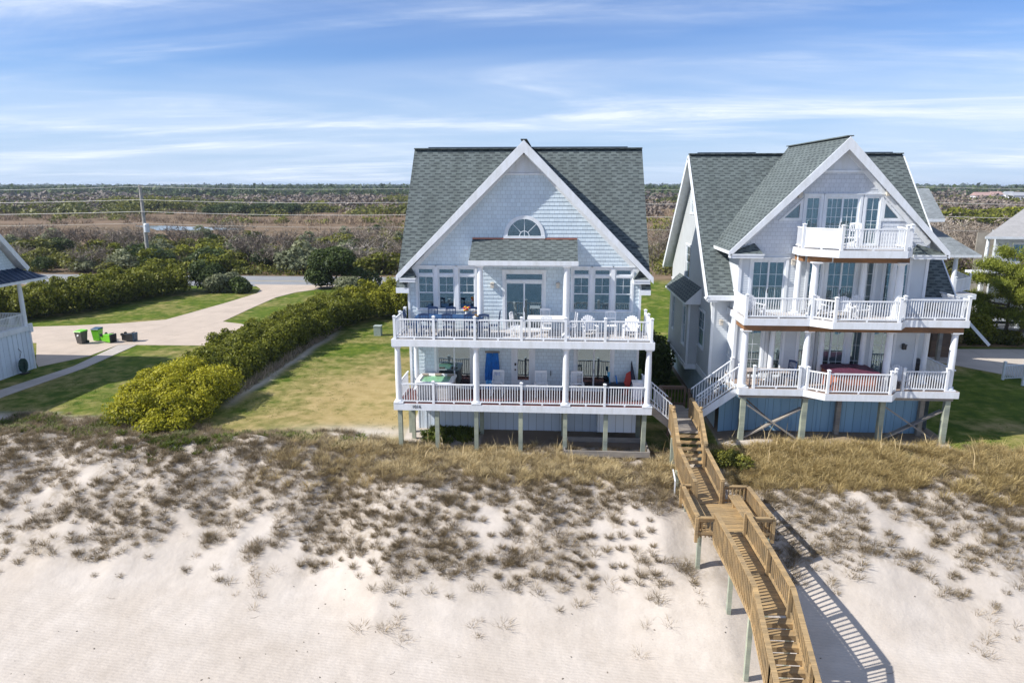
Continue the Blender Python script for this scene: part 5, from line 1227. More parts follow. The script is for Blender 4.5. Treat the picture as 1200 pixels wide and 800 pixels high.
# beach gear in the right corner of the lower deck
t = thing('boogie_board', 'red and black bodyboard leaning in the right corner of the lower deck', 'bodyboard', (3.7, 33.4, ZL)); b = MB(); b.prism([(3.45, 33.1, 2.3), (3.75, 33.1, 2.28), (4.05, 33.5, 3.25), (3.9, 33.55, 3.4), (3.72, 33.5, 3.3)], (.04, .07, 0)); b.build('board', plain('red_foam', (.45, .035, .02), .6), t)
t = thing('folded_umbrella', 'dark folded beach umbrella leaning behind the red bodyboard', 'umbrella', (4.1, 33.5, ZL)); b = MB(); b.tube([(4.2, 33.2, 2.27), (3.98, 33.68, 3.9)], .02, 6); b.build('pole', BLACK, t); b = MB(); b.tube([(4.1, 33.38, 2.75), (4.05, 33.5, 3.1), (3.98, 33.66, 3.85)], [.16, .12, .03], 10); b.build('canopy', plain('dark_canopy', (.015, .02, .04), .8), t)
t = thing('beach_cart', 'dark folding beach cart full of toys beside the right sliding door', 'cart', (3.1, 33.2, ZL)); b = MB(); b.prism([(2.75, 33.0, 2.35), (3.5, 33.0, 2.35), (3.62, 32.95, 2.85), (2.65, 32.95, 2.85)], (0, .5, 0)); b.build('basket', plain('cart_cloth', (.02, .03, .05), .8), t)
for px in (2.85, 3.4):
    b = MB(); b.tube([(px, 32.95, 2.36), (px, 32.99, 2.36)], .1, 12); b.build('wheel', BLACK, t)
for nm, x, c in (('spade', 2.95, (.05, .3, .5)), ('pool_noodle', 3.3, (.02, .2, .6))):
    t = thing(nm, {'spade': 'pale green toy spade sticking out of the beach cart', 'pool_noodle': 'blue foam noodle sticking out of the beach cart'}[nm], 'toy', (x, 33.2, 2.6)); b = MB(); b.tube([(x, 33.2, 2.6), (x - .12, 33.3, 3.25)], .035 if nm == 'pool_noodle' else .018, 8)
    if nm == 'spade': b.box(x - .18, x - .06, 33.28, 33.31, 3.2, 3.42)
    b.build('shaft', plain(nm + '_plastic', c, .5), t)
t = thing('storage_box', 'tall white storage cabinet by the stair opening of the lower deck', 'cabinet', (4.15, 32.6, ZL)); b = MB(); b.box(3.95, 4.42, 32.4, 32.85, 2.26, 3.1); b.build('body', PLASTW, t); b = MB(); b.box(3.92, 4.45, 32.37, 32.88, 3.1, 3.15); b.build('lid', PLASTW, t)
# right house furniture
g = 'white adirondack chairs on the right house'
dup(a0, (9.75, 33.3, 6.4), R(25), 'white adirondack chair in the left corner of the right house middle deck', g)
for (x, y, z, rz, lb) in ((12.75, 33.2, 6.4, 10, 'white adirondack chair just behind the left column of the bowed middle deck'), (13.75, 32.9, 6.4, -20, 'white adirondack chair turned sideways in the middle of the bowed middle deck'), (14.7, 33.3, 6.4, 5, 'shaded white adirondack chair against the glass of the middle deck, by its right column'),
                          (16.95, 33.3, 2.95, -5, 'white fan-back chair right of the covered hot tub')): dup(a0, (x, y, z), R(rz), lb, g)
dup(w0, (14.1, 33.3, 9.65), R(-20), 'white chair against the glass of the top balcony', 'white chairs on the top balcony'); dup(a0, (13.65, 32.9, 9.65), R(60), 'low white reclining chair behind the top balcony railing', 'white chairs on the top balcony')
table('side_table', 'small white side table between the chairs of the bowed middle deck', 'table', 14.2, 33.2, 6.4, .5, .5, .5, PLASTW)
table('long_bench_table', 'pale wooden table behind the left railing of the right house lower deck', 'table', 10.6, 33.3, 2.95, 2.0, .8, .7, plain('pale_table', (.42, .36, .32), .6))
t = thing('gas_grill', 'black gas grill against the right wall of the lower deck', 'grill', (18.2, 34.9, 2.95))
b = MB(); b.box(17.9, 18.6, 34.6, 35.1, 3.05, 3.7); b.build('cabinet', BLACK, t); b = MB(); b.tube([(17.9, 34.85, 3.75), (18.6, 34.85, 3.75)], .24, 12); b.build('lid', BLACK, t)
dup(c0, (11.55, 33.1, 2.95), R(-60), 'dark chair at the right end of the pale wooden table', 'chairs on the right house lower deck')

# ------------------------------------------------------------------ air
HAZE = 0.00013
if HAZE > 0:
    m = bpy.data.materials.new('haze_air'); m.use_nodes = True; nt = m.node_tree; nt.nodes.clear()
    o_ = nt.nodes.new('ShaderNodeOutputMaterial'); pv = nt.nodes.new('ShaderNodeVolumePrincipled'); pv.inputs['Color'].default_value = (.72, .84, 1.0, 1); pv.inputs['Density'].default_value = HAZE; pv.inputs['Anisotropy'].default_value = .1
    nt.links.new(pv.outputs[0], o_.inputs['Volume'])
    b = MB(); b.box(-12500, 12500, -12500, 14500, -8, 32); tag(b.build('haze', m), None, None, None, 'stuff')

# ------------------------------------------------------------------ vegetation builders
def unit(v): return v / np.maximum(np.linalg.norm(v, axis=-1, keepdims=True), 1e-9)
def leaf_cloud(lumps, n, size, r=rng, shell=.16, up=.35, elong=1.5, zmin=None):
    """diamond leaves spread through the outer volume of overlapping lumps; returns quads (n,4,3), tone"""
    L = np.array(lumps, float); area = (L[:, 3] * L[:, 4] + L[:, 3] * L[:, 5] + L[:, 4] * L[:, 5]); k = r.choice(len(L), n, p=area / area.sum())
    d = unit(r.normal(size=(n, 3))); d[:, 2] = np.where(d[:, 2] < -.75, -d[:, 2], d[:, 2])
    az = np.arctan2(d[:, 1], d[:, 0]); bumpy = 1 + .10 * np.sin(az * 5 + k * 1.7) * np.sin(d[:, 2] * 6 + k) + .06 * np.sin(az * 11 + k)
    rad = np.clip(1 - np.abs(r.normal(size=n)) * shell, .25, 1.08) * bumpy
    c = L[k, :3] + d * rad[:, None] * L[k, 3:6]
    nrm = unit(d * 1.0 + np.array([0, 0, up]) + r.normal(size=(n, 3)) * .75)
    t = unit(np.cross(nrm, r.normal(size=(n, 3)))); b = np.cross(nrm, t)
    s = size * (.6 + .8 * r.random(n))[:, None]
    Q = np.stack([c - t * s * elong * .5, c + b * s * .42, c + t * s * elong * .5, c - b * s * .42], 1)
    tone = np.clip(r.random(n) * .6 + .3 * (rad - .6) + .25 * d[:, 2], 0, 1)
    if zmin is not None:
        keep = c[:, 2] > zmin; Q = Q[keep]; tone = tone[keep]
    return Q, tone
def quads_obj(name, Q, tone, m, parent=None, origin=(0, 0, 0)):
    Q = np.asarray(Q); n = len(Q); return npmesh(name, Q.reshape(-1, 3), np.arange(n * 4).reshape(n, 4), 4, m, tone, parent, origin)
def twigs(base, n, h, spread, w, r=rng, up=1.2):
    """thin tapering triangles growing out of points; base (k,3)"""
    k = r.integers(0, len(base), n); p = base[k]; d = unit(r.normal(size=(n, 3)) * spread + np.array([0, 0, up]))
    l = h * (.4 + .8 * r.random(n))[:, None]; s = unit(np.cross(d, r.normal(size=(n, 3)))) * w
    return np.stack([p - s, p + s, p + d * l], 1), r.random(n)
def tris_obj(name, T, tone, m, parent=None, origin=(0, 0, 0)):
    T = np.asarray(T); n = len(T); return npmesh(name, T.reshape(-1, 3), np.arange(n * 3).reshape(n, 3), 3, m, tone, parent, origin)
def limbs(mb, base, h, spread, r, n=5, seed=1, lean=(0, 0)):
    rr = random.Random(seed); tips = []
    top = Vector(base) + Vector((lean[0], lean[1], h * .4)); mb.tube([base, tuple((Vector(base) + top) / 2 + Vector((rr.uniform(-.05, .05) * h, 0, 0))), top], [r, r * .8, r * .65], 7)
    for i in range(n):
        a = 2 * PI * i / n + rr.uniform(-.4, .4); q = top + Vector((math.cos(a) * spread * .55, math.sin(a) * spread * .55, h * .25)); e = q + Vector((math.cos(a) * spread * .4, math.sin(a) * spread * .4, h * rr.uniform(.1, .3)))
        mb.tube([top, q, e], [r * .5, r * .3, r * .1], 5); tips += [tuple(q), tuple(e)]
    return tips
OLIVE = m_leaf('olive_leaves', (.045, .065, .012), (.27, .26, .045), .3)
DARKG = m_leaf('dark_green_leaves', (.025, .045, .012), (.10, .135, .03))
YELG = m_leaf('yellow_green_leaves', (.075, .10, .008), (.56, .51, .03), .33)
HEDGE = m_leaf('hedge_leaves', (.035, .058, .008), (.33, .33, .03), .3)
SAGE = m_leaf('sage_leaves', (.11, .13, .07), (.32, .33, .18))
TWIG = m_leaf('bare_twigs', (.17, .135, .10), (.40, .335, .27), 0)
TWIGP = m_leaf('purple_twigs', (.115, .092, .07), (.23, .185, .15), 0)
PINE = m_leaf('pine_needles', (.05, .075, .010), (.32, .35, .05), .3)
BARK = m_wood('bark', (.14, .11, .085), .3, .9); PALEBARK = m_wood('pale_dead_wood', (.38, .34, .30), .2, .9)
GRASSD = m_leaf('dead_dune_grass', (.10, .072, .042), (.48, .37, .22), .25); GRASSG = m_leaf('golden_dune_grass', (.40, .29, .13), (.90, .72, .42), .3); GRASSL = m_leaf('green_dune_plants', (.06, .10, .015), (.22, .25, .04), .3)
GRASSY = m_leaf('olive_dune_grass', (.28, .20, .07), (.80, .61, .30), .3)

# ------------------------------------------------------------------ dune grasses
def blades(P, nb, length, width, lean, r=rng, spread=.12):
    """P (k,3) clump bases -> curved blades as triangles"""
    k = np.repeat(np.arange(len(P)), nb); n = len(k); az = r.random(n) * 2 * PI; ln = (lean * (.25 + r.random(n)))[:, None]
    sc = P[k, 3] if P.shape[1] > 3 else np.ones(n)
    hd = np.stack([np.cos(az), np.sin(az), np.zeros(n)], 1); off = hd * (spread * r.random(n) * sc)[:, None]
    b = P[k, :3] + off; L = (length * (.5 + .75 * r.random(n)) * sc)[:, None]; up = np.array([0, 0, 1.])
    d1 = unit(up + hd * ln * .5); d2 = unit(up * .7 + hd * ln * 1.5)
    m = b + d1 * L * .55; t = m + d2 * L * .45
    a2 = az + r.normal(size=n) * .8; s = np.stack([-np.sin(a2), np.cos(a2), np.zeros(n)], 1) * width * .5 * (.7 + .6 * r.random(n))[:, None]
    V = np.stack([b - s, b + s, m + s * .8, m - s * .8, t], 1).reshape(-1, 3); o = (np.arange(n) * 5)[:, None]
    F = np.concatenate([o + np.array([0, 1, 2]), o + np.array([0, 2, 3]), o + np.array([3, 2, 4])], 0)
    tone = np.clip(r.random(n) * .7 + .3 * r.random(len(P))[k], 0, 1); return V, F, np.tile(tone, 3)
def scatter(x0, x1, y0, y1, n, fn, seed=1):
    r = np.random.default_rng(seed); X = r.uniform(x0, x1, n); Y = r.uniform(y0, y1, n); p = fn(X, Y); k = r.random(n) < p; X, Y = X[k], Y[k]
    return np.stack([X, Y, tz(X, Y) - .02], 1), r
def not_boardwalk(X, Y):
    return 1 - (((X > 5.7) & (X < 7.9) & (Y < 31)) | ((X > 5.4) & (X < 8.5) & (Y > 24) & (Y < 27.3))).astype(float)
P, r_ = scatter(-30, 22, 22, 35, 17000, lambda X, Y: veg_density(X, Y) ** 1.3 * not_boardwalk(X, Y) * .62, 3)
P = np.concatenate([P, (.6 + .9 * r_.random(len(P)))[:, None]], 1)
V, F, T = blades(P, 70, .25, .0105, 1.7, spread=.17); o = npmesh('dune_grass', V, F, 3, GRASSD, T)
tag(o, 'grey-brown clumps of dead dune grass scattered over the pale sand slope', 'grass', kind='stuff')
# planted rows of clumps down the middle of the slope
gxx, gyy = np.meshgrid(np.arange(-10.5, 4.2, .60), np.arange(23.9, 29.6, .52)); r_ = np.random.default_rng(91)
gxx = gxx + .22 * gyy % .3 + r_.normal(size=gxx.shape) * .07; gyy = gyy + r_.normal(size=gyy.shape) * .07; lo_ = np.interp(gxx, VX, VY)
k_ = (gyy > lo_ + .1) & (r_.random(gxx.shape) < .78) & (fbm(gxx, gyy, 2.2, 93, 2) > .33)
P = np.stack([gxx[k_], gyy[k_], tz(gxx[k_], gyy[k_]) - .02, .75 + .5 * r_.random(k_.sum())], 1)
V, F, T = blades(P, 150, .235, .0105, 1.9, spread=.13); o = npmesh('planted_dune_grass', V, F, 3, GRASSD, T)
tag(o, 'rows of planted dry grass clumps down the middle of the dune slope', 'grass', kind='stuff')
def lonely(X, Y):
    lo = np.interp(X, VX, VY); d = sstep(Y, lo - 2.6, lo - .8) * (1 - sstep(Y, lo, lo + 1.5)); return d * sstep(fbm(X, Y, 2.0, 177, 3), .56, .66) * .35 * not_boardwalk(X, Y)
P, r_ = scatter(-30, 22, 21, 30, 5000, lonely, 5); P = np.concatenate([P, (.5 + .8 * r_.random(len(P)))[:, None]], 1)
V, F, T = blades(P, 26, .34, .011, 2.2, spread=.2); o = npmesh('sparse_dune_grass', V, F, 3, GRASSD, T)
tag(o, 'thin dry grass stems lying low on the bare sand below the clumps', 'grass', kind='stuff')
def golden(X, Y):
    a = sstep(Y, 27.6, 28.8) * (1 - sstep(Y, 31.3, 32.2)) * sstep(X, -15, -9); b = sstep(X, 8, 9) * sstep(Y, 28.6, 29.8) * (1 - sstep(Y, 31.9, 32.6))
    return np.maximum(a * .9, b) * sstep(fbm(X, Y, 1.3, 301, 3), .30, .45) * not_boardwalk(X, Y) * (1 - ((X > .4) & (X < 4.8) & (Y > 30.8)) * 1.0)
P, r_ = scatter(-15, 24, 27.4, 33, 5400, golden, 8); P = np.concatenate([P, (.6 + .7 * r_.random(len(P)))[:, None]], 1)
isr = (P[:, 0] > 8.2)
V, F, T = blades(P[~isr], 52, .40, .014, 1.7, spread=.2); o = npmesh('golden_dune_grass', V, F, 3, GRASSG, T); tag(o, 'straw-coloured grass band along the foot of the middle house', 'grass', kind='stuff')
V, F, T = blades(P[isr], 56, .52, .014, 1.7, spread=.2); o = npmesh('olive_dune_grass', V, F, 3, GRASSY, T); tag(o, 'tall olive and gold grass band in front of the right house', 'grass', kind='stuff')
# sea oats: long single stalks
P, r_ = scatter(-9, 20, 29.6, 32.4, 260, lambda X, Y: golden(X, Y) * .55, 18); P = np.concatenate([P, (.7 + .6 * r_.random(len(P)))[:, None]], 1)
V, F, T = blades(P, 2, 1.15, .03, .55, spread=.1); o = npmesh('sea_oats', V, F, 3, GRASSG, T); tag(o, 'tall bleached sea oat stalks standing before the house pilings', 'grass', kind='stuff')
# green low plants
P, r_ = scatter(-30, -9, 29, 35, 5200, lambda X, Y: (1.2 * np.exp(-((X + 19.4) / 2.4) ** 2 - ((Y - 31.3) / 1.0) ** 2) + .9 * np.exp(-((X + 12) / 1.6) ** 2 - ((Y - 31.8) / .6) ** 2) + .45 * (X < -23) * np.exp(-((Y - 33.2) / 1.3) ** 2)) * sstep(fbm(X, Y, 1.1, 55, 3), .42, .6), 21)
V, F, T = blades(P, 30, .26, .06, 1.2, spread=.2); o = npmesh('green_dune_plants', V, F, 3, GRASSL, T); tag(o, 'low bright green ground cover patches at the top of the dune', 'ground cover', kind='stuff')
P, r_ = scatter(-6.6, 4, 32.3, 34.5, 300, lambda X, Y: (X < -3.9) * .9 + .0, 22); V, F, T = blades(P, 40, .30, .07, 1.2, spread=.25); o = npmesh('weeds', V, F, 3, GRASSL, T); tag(o, 'bright green weeds growing under the lower deck of the middle house', 'weeds', kind='stuff')
# rough lawn edge tufts
P, r_ = scatter(-52, 38, 32.3, 62, 26000, lambda X, Y: (lawn_edge(X) < Y - .2) * (fbm(X, Y, 2.2, 401, 3) > .50) * ((X < -17.5) | ((X > -18) & (X < -8)) | (X > 19.6)) * (1 - ((X < -25) & (Y > 44.0) & (X < -25.5)) * 1.0) * .55, 31)
m_ = ~((P[:, 0] < -24.5) & (P[:, 1] > 42.5)); P = P[m_ & ~((P[:, 0] > 25) & (P[:, 1] > 44))& ~((P[:, 0] < -32.0) & (P[:, 0] > -37)) ]
V, F, T = blades(P, 10, .075, .02, 1.0, spread=.2); o = npmesh('lawn_tufts', V, F, 3, m_leaf('lawn_blades', (.05, .09, .01), (.16, .18, .03), .2), T); tag(o, 'short green tufts in the lawns beside the houses', 'grass', kind='stuff')
# beach debris
P, r_ = scatter(-20, 16, 16, 24.5, 240, lambda X, Y: X * 0 + .5, 40); b = MB()
for x, y, z in P[:110]:
    s_ = r_.uniform(.012, .035); a = r_.uniform(0, 6.28); b.beam((x, y, z + .025), (x + s_ * 2 * math.cos(a), y + s_ * 2 * math.sin(a), z + .03), s_, s_ * .6)
for x, y, z in P[110:]:
    a = r_.uniform(-.8, .8); l = r_.uniform(.12, .5); b.tube([(x, y, z + .025), (x + l * .5 * math.cos(a), y + l * .5 * math.sin(a), z + .045), (x + l * math.cos(a + .4), y + l * math.sin(a + .4), float(tz(np.array([x + l]), np.array([y]))[0]) + .02)], .005, 4)
o = b.build('beach_debris', plain('dark_debris', (.16, .13, .10), .9, .3, 9)); tag(o, 'small dark shells and twigs strewn over the open beach sand', 'debris', kind='stuff')

# ------------------------------------------------------------------ hedges and garden shrubs
def plant(name, label, cat, loc, lumps, n, size, m, tm=BARK, group=None, trunk=True, th=None, zmin=0.02, seed=0, shell=.16, parent_loc=None):
    """lumps relative to loc"""
    t = thing(name, label, cat, loc, group); L = [(l[0] + loc[0], l[1] + loc[1], l[2] + loc[2], *l[3:]) for l in lumps]
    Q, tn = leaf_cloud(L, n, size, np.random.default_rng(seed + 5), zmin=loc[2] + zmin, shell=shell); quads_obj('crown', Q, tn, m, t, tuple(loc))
    if trunk:
        b = MB(); H = th or max(l[2] + l[5] for l in lumps) * .8; W_ = max(l[3] for l in lumps); limbs(b, tuple(loc), H, W_ * .7, max(.05, H * .03), 6, seed); b.build('trunk', tm, t)
    return t
def row(path, w, h, step, seed, jit=.3):
    rr = random.Random(seed); out = []
    for (x0, y0, w0, h0), (x1, y1, w1, h1) in zip(path[:-1], path[1:]):
        L = math.hypot(x1 - x0, y1 - y0); n = max(1, int(L / step))
        for i in range(n):
            k = i / n; W_ = (w0 + (w1 - w0) * k) * w; H_ = (h0 + (h1 - h0) * k) * h; nx_, ny_ = -(y1 - y0) / L, (x1 - x0) / L
            for s in (-.55, 0, .55):
                j = rr.uniform(-jit, jit); x = x0 + (x1 - x0) * k + nx_ * s * W_ + rr.uniform(-.3, .3); y = y0 + (y1 - y0) * k + ny_ * s * W_ + rr.uniform(-.3, .3)
                hh = H_ * rr.uniform(.88, 1.08) * (1 if s == 0 else .88); out.append((x, y, hh * .5, W_ * .50 * rr.uniform(.85, 1.2), W_ * .50 * rr.uniform(.85, 1.2), hh * .52))
                for _ in range(2): q = rr.uniform(.22, .42); out.append((x + rr.uniform(-.5, .5) * W_ * .5, y + rr.uniform(-.6, .6), hh * rr.uniform(.72, 1.0), q * 1.2, q * 1.2, q))
    return out
hb = row([(-20.2, 32.4, 1.5, .9), (-20.8, 33.9, 2.6, 1.7), (-21.3, 36, 3.0, 2.4), (-21.9, 39.5, 2.7, 2.4)], 1, 1, .9, 3)
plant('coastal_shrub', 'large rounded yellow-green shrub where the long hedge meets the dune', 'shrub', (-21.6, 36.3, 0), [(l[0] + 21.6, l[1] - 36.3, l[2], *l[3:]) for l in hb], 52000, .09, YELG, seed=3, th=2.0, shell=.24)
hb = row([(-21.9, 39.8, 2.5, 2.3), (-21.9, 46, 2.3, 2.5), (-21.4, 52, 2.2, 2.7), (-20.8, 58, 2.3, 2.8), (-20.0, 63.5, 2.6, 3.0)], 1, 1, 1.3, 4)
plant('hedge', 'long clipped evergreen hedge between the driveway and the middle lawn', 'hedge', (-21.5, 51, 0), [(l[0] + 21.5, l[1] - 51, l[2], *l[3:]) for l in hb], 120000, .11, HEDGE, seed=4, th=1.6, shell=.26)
b = MB(); rr = random.Random(5)       # bare stems at the foot of the hedge
tw = []
for k in range(420):
    y = rr.uniform(39, 62); x = -19.35 - .1 * math.sin(y * .4) + rr.uniform(-.35, .25); tw.append((x, y, .02))
TT, tn = twigs(np.array(tw), 1500, .75, .5, .02, np.random.default_rng(3)); o = tris_obj('hedge_stems', TT, tn, TWIG, [q for q in col.objects if q.name.startswith('hedge') and q.type == 'EMPTY'][0]); o.location = (21.5, -51, 0)
hb = row([(-19.6, 64.5, 2.6, 3.1), (-16, 66.5, 2.6, 3.4), (-11, 66, 2.7, 3.5), (-6, 65, 2.6, 3.3)], 1, 1, 1.5, 6)
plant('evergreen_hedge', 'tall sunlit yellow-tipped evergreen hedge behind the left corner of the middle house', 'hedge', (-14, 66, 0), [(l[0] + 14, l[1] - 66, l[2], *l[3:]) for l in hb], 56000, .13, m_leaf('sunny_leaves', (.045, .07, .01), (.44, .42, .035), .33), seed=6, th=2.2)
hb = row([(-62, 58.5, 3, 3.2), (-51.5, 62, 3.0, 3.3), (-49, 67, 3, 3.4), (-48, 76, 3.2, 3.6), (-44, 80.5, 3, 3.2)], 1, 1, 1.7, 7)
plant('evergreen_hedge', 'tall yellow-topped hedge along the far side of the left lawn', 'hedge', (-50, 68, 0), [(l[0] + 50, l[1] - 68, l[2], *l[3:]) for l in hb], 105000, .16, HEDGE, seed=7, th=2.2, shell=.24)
for i, (x, y, w, h_, lb) in enumerate(((-42.5, 81, 1.8, 3.6, 'dark green upright shrub standing above its neighbours at the left lawn corner'), (-40.3, 80.2, 1.8, 2.4, 'rounded blue-grey shrub between the dark upright shrub and the driveway'), (-38.2, 79.6, 1.5, 1.9, 'lowest dark shrub beside the driveway bend'))):
    rr = random.Random(i + 20); plant('evergreen_shrub', lb, 'shrub', (x, y, 0), [(rr.uniform(-.6, .6) * w, rr.uniform(-.6, .6) * w, h_ * rr.uniform(.3, .62), w * .62, w * .62, h_ * .38) for _ in range(7)], 6500, .19, (DARKG, SAGE, DARKG)[i], seed=20 + i)
rr = random.Random(33); lumps = [(rr.uniform(-3.2, 3.2), rr.uniform(-1.6, 1.6), rr.uniform(1.4, 4.3), rr.uniform(1.0, 1.7), rr.uniform(1.0, 1.6), rr.uniform(.8, 1.2)) for _ in range(22)]
lumps = [l for l in lumps if abs(l[0]) < 3.6 - .45 * l[2]]
plant('juniper_tree', 'broad dark evergreen tree standing at the driveway mouth by the road', 'tree', (-27.3, 84.2, 0), lumps + [(2.4, 0, 1.3, 1.8, 1.4, 1.3), (4.2, .2, 1.0, 1.5, 1.2, 1.1), (-1.6, -.5, 1, 1.5, 1.2, 1.1)], 14000, .22, DARKG, seed=33)
rr = random.Random(35)
plant('grey_shrub', 'grey twiggy shrub at the foot of the dark evergreen tree', 'shrub', (-25.0, 80.5, 0), [(rr.uniform(-1.5, 1.5), rr.uniform(-.8, .8), .9, 1.1, 1.0, .9) for _ in range(5)], 4000, .16, SAGE, seed=35)
# right garden
rr = random.Random(41)
plant('round_shrub', 'large round glossy green shrub beside the right-hand parking pad', 'shrub', (33.2, 55.2, .35), [(rr.uniform(-.7, .7), rr.uniform(-.6, .6), 1.0 + rr.uniform(-.2, .3), 1.25, 1.2, 1.15) for _ in range(6)], 9000, .15, HEDGE, seed=41)
plant('low_shrub', 'small yellow-green shrub between the round shrub and the pine', 'shrub', (35.6, 54.8, .35), [(rr.uniform(-.6, .6), rr.uniform(-.4, .4), .5, .8, .7, .6) for _ in range(4)], 3500, .13, OLIVE, seed=42)
plant('low_shrub', 'low brownish shrub in front of the round green shrub', 'shrub', (30.6, 54.2, .35), [(rr.uniform(-1.4, 1.4), rr.uniform(-.4, .4), .5, .9, .7, .6) for _ in range(6)], 4500, .13, m_leaf('brown_leaves', (.13, .09, .03), (.30, .24, .10), .2), seed=43)
plant('dark_bush', 'dark leafy bush in the shade between the two beach houses', 'shrub', (6.6, 44, 0), [(rr.uniform(-.6, .6), rr.uniform(-2.5, 2.5), rr.uniform(.8, 2.2), .9, 1.0, .9) for _ in range(12)], 9000, .15, DARKG, seed=44)
plant('dark_bush', 'low dark bush beneath the walkway corner of the right house', 'shrub', (8.0, 30.6, gz(8.0, 30.6)), [(rr.uniform(-.5, .8), rr.uniform(-1.2, .5), .3, .5, .5, .35) for _ in range(5)], 2600, .09, OLIVE, seed=45)
# pine
t = thing('pine_tree', 'yellow-green pine with two leaning trunks on the right edge', 'tree', (36.6, 56.6, .35))
b = MB(); tips = []
for base, pts, r0 in (((36.6, 56.6, .3), [(36.75, 56.6, 1.6), (36.5, 56.5, 3.2), (36.9, 56.6, 5.2), (37.4, 56.8, 7.6)], .15), ((36.8, 56.4, .3), [(38.0, 56.3, 1.4), (38.7, 56.2, 2.8), (39.2, 56.3, 5.0), (39.8, 56.5, 7.4)], .14)):
    b.tube([base] + pts, [r0, r0 * .9, r0 * .75, r0 * .5, r0 * .2], 8)
    rr = random.Random(int(base[0] * 10))
    for k in range(36):
        u = rr.uniform(.30, 1); seg = min(int(u * 4), 3); f = u * 4 - seg; P0 = Vector(([base] + pts)[seg]).lerp(Vector(([base] + pts)[seg + 1]), f)
        a = rr.uniform(0, 6.28); ln = (1.4 - u) * 3.4 + .3; e = P0 + Vector((math.cos(a) * ln, math.sin(a) * ln, rr.uniform(-.1, .6))); m = P0.lerp(e, .55) + Vector((0, 0, -.1))
        b.tube([P0, m, e], [.05, .03, .015], 5); tips += [(e.x, e.y, e.z), tuple(m.lerp(e, .4)), tuple(m + Vector((rr.uniform(-.4, .4), rr.uniform(-.4, .4), .1)))]
b.build('trunk', BARK, t)
lum = []
for x, y, z in tips:
    for _ in range(3): lum.append((x + rr.uniform(-.3, .3), y + rr.uniform(-.3, .3), z + rr.uniform(-.1, .3), .42, .42, .26))
r2 = np.random.default_rng(77); L = np.array(lum); TT = []; TN = []
for l in lum:
    n = 130; c = np.array(l[:3]) + r2.normal(size=(n, 3)) * np.array([.32, .32, .17]); d = unit(r2.normal(size=(n, 3)) + np.array([0, 0, .9])); s = unit(np.cross(d, r2.normal(size=(n, 3)))) * .032
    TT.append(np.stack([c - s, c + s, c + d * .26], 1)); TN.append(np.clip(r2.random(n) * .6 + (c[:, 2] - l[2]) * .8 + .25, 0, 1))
tris_obj('crown', np.concatenate(TT), np.concatenate(TN), PINE, t, (36.6, 56.6, .35))

# ------------------------------------------------------------------ scrub beyond the road
def archetype(name, kind, seed):
    r3 = np.random.default_rng(seed); rr = random.Random(seed); t = thing(name, 'x', 'shrub', (0, 0, 0))
    if kind in ('olive', 'dark', 'sage', 'yellow'):
        H_ = 3.6; lum = []
        for _ in range(11): a = rr.uniform(0, 6.28); q = rr.uniform(0, 2.2); lum.append((q * math.cos(a), q * math.sin(a), rr.uniform(.9, 2.9 - q * .5), rr.uniform(.8, 1.4), rr.uniform(.8, 1.4), rr.uniform(.6, 1.0)))
        Q, tn = leaf_cloud(lum, 1500, .27, r3, zmin=.05, shell=.2); quads_obj('crown', Q, tn, {'olive': OLIVE, 'dark': DARKG, 'sage': SAGE, 'yellow': HEDGE}[kind], t)
        b = MB(); limbs(b, (0, 0, -.1), 2.6, 1.6, .09, 5, seed); b.build('trunk', BARK, t)
    else:
        b = MB(); tips = limbs(b, (0, 0, -.1), 4.0, 2.0, .10, 7, seed); tips2 = []
        for x, y, z in tips:
            for _ in range(5): q = (x + rr.uniform(-.8, .8), y + rr.uniform(-.8, .8), z + rr.uniform(-.3, .9)); b.tube([(x, y, z), q], [.035, .012], 4); tips2.append(q)
        b.build('trunk', PALEBARK if kind == 'dead' else BARK, t); pts = np.array(tips2 + tips)
        TT, tn = twigs(np.repeat(pts, 3, 0) + r3.normal(size=(len(pts) * 3, 3)) * .3, 900 if kind != 'dead' else 240, .75, .9, .03, r3, .9); tris_obj('crown', TT, tn, TWIG if kind != 'purple' else TWIGP, t)
    return t
KINDS = [('evergreen_shrub', 'olive', 'olive green evergreen shrub in the scrub beyond the road'), ('evergreen_shrub', 'dark', 'dark green evergreen shrub in the scrub beyond the road'), ('sage_shrub', 'sage', 'grey-green shrub in the scrub beyond the road'),
         ('bare_shrub', 'bare', 'leafless grey twiggy shrub in the scrub beyond the road'), ('bare_shrub', 'purple', 'leafless purplish twiggy shrub in the scrub beyond the road'), ('wax_myrtle', 'yellow', 'yellow-green wax myrtle shrub in the scrub beyond the road'), ('dead_tree', 'dead', 'bleached dead tree standing in the scrub beyond the road')]
arch = [archetype(n, k, 60 + i) for i, (n, k, l) in enumerate(KINDS)]; usedA = [False] * len(arch)
rr = random.Random(9); spots = []
def put(i, x, y, s):
    g = 'scrub shrubs beyond the road' if i != 6 else 'dead trees beyond the road'
    if not usedA[i]:
        usedA[i] = True; a = arch[i]; KIDS[a] = [(c, kids(c)) for c in kids(a)]; a.location = (x, y, 0); a.scale = s; a['label'] = KINDS[i][2]; a['group'] = g; a['category'] = 'tree' if i == 6 else 'shrub'
    else:
        o = dup(arch[i], (x, y, 0), rr.uniform(0, 6.28), KINDS[i][2], g, s)
cnt = 0
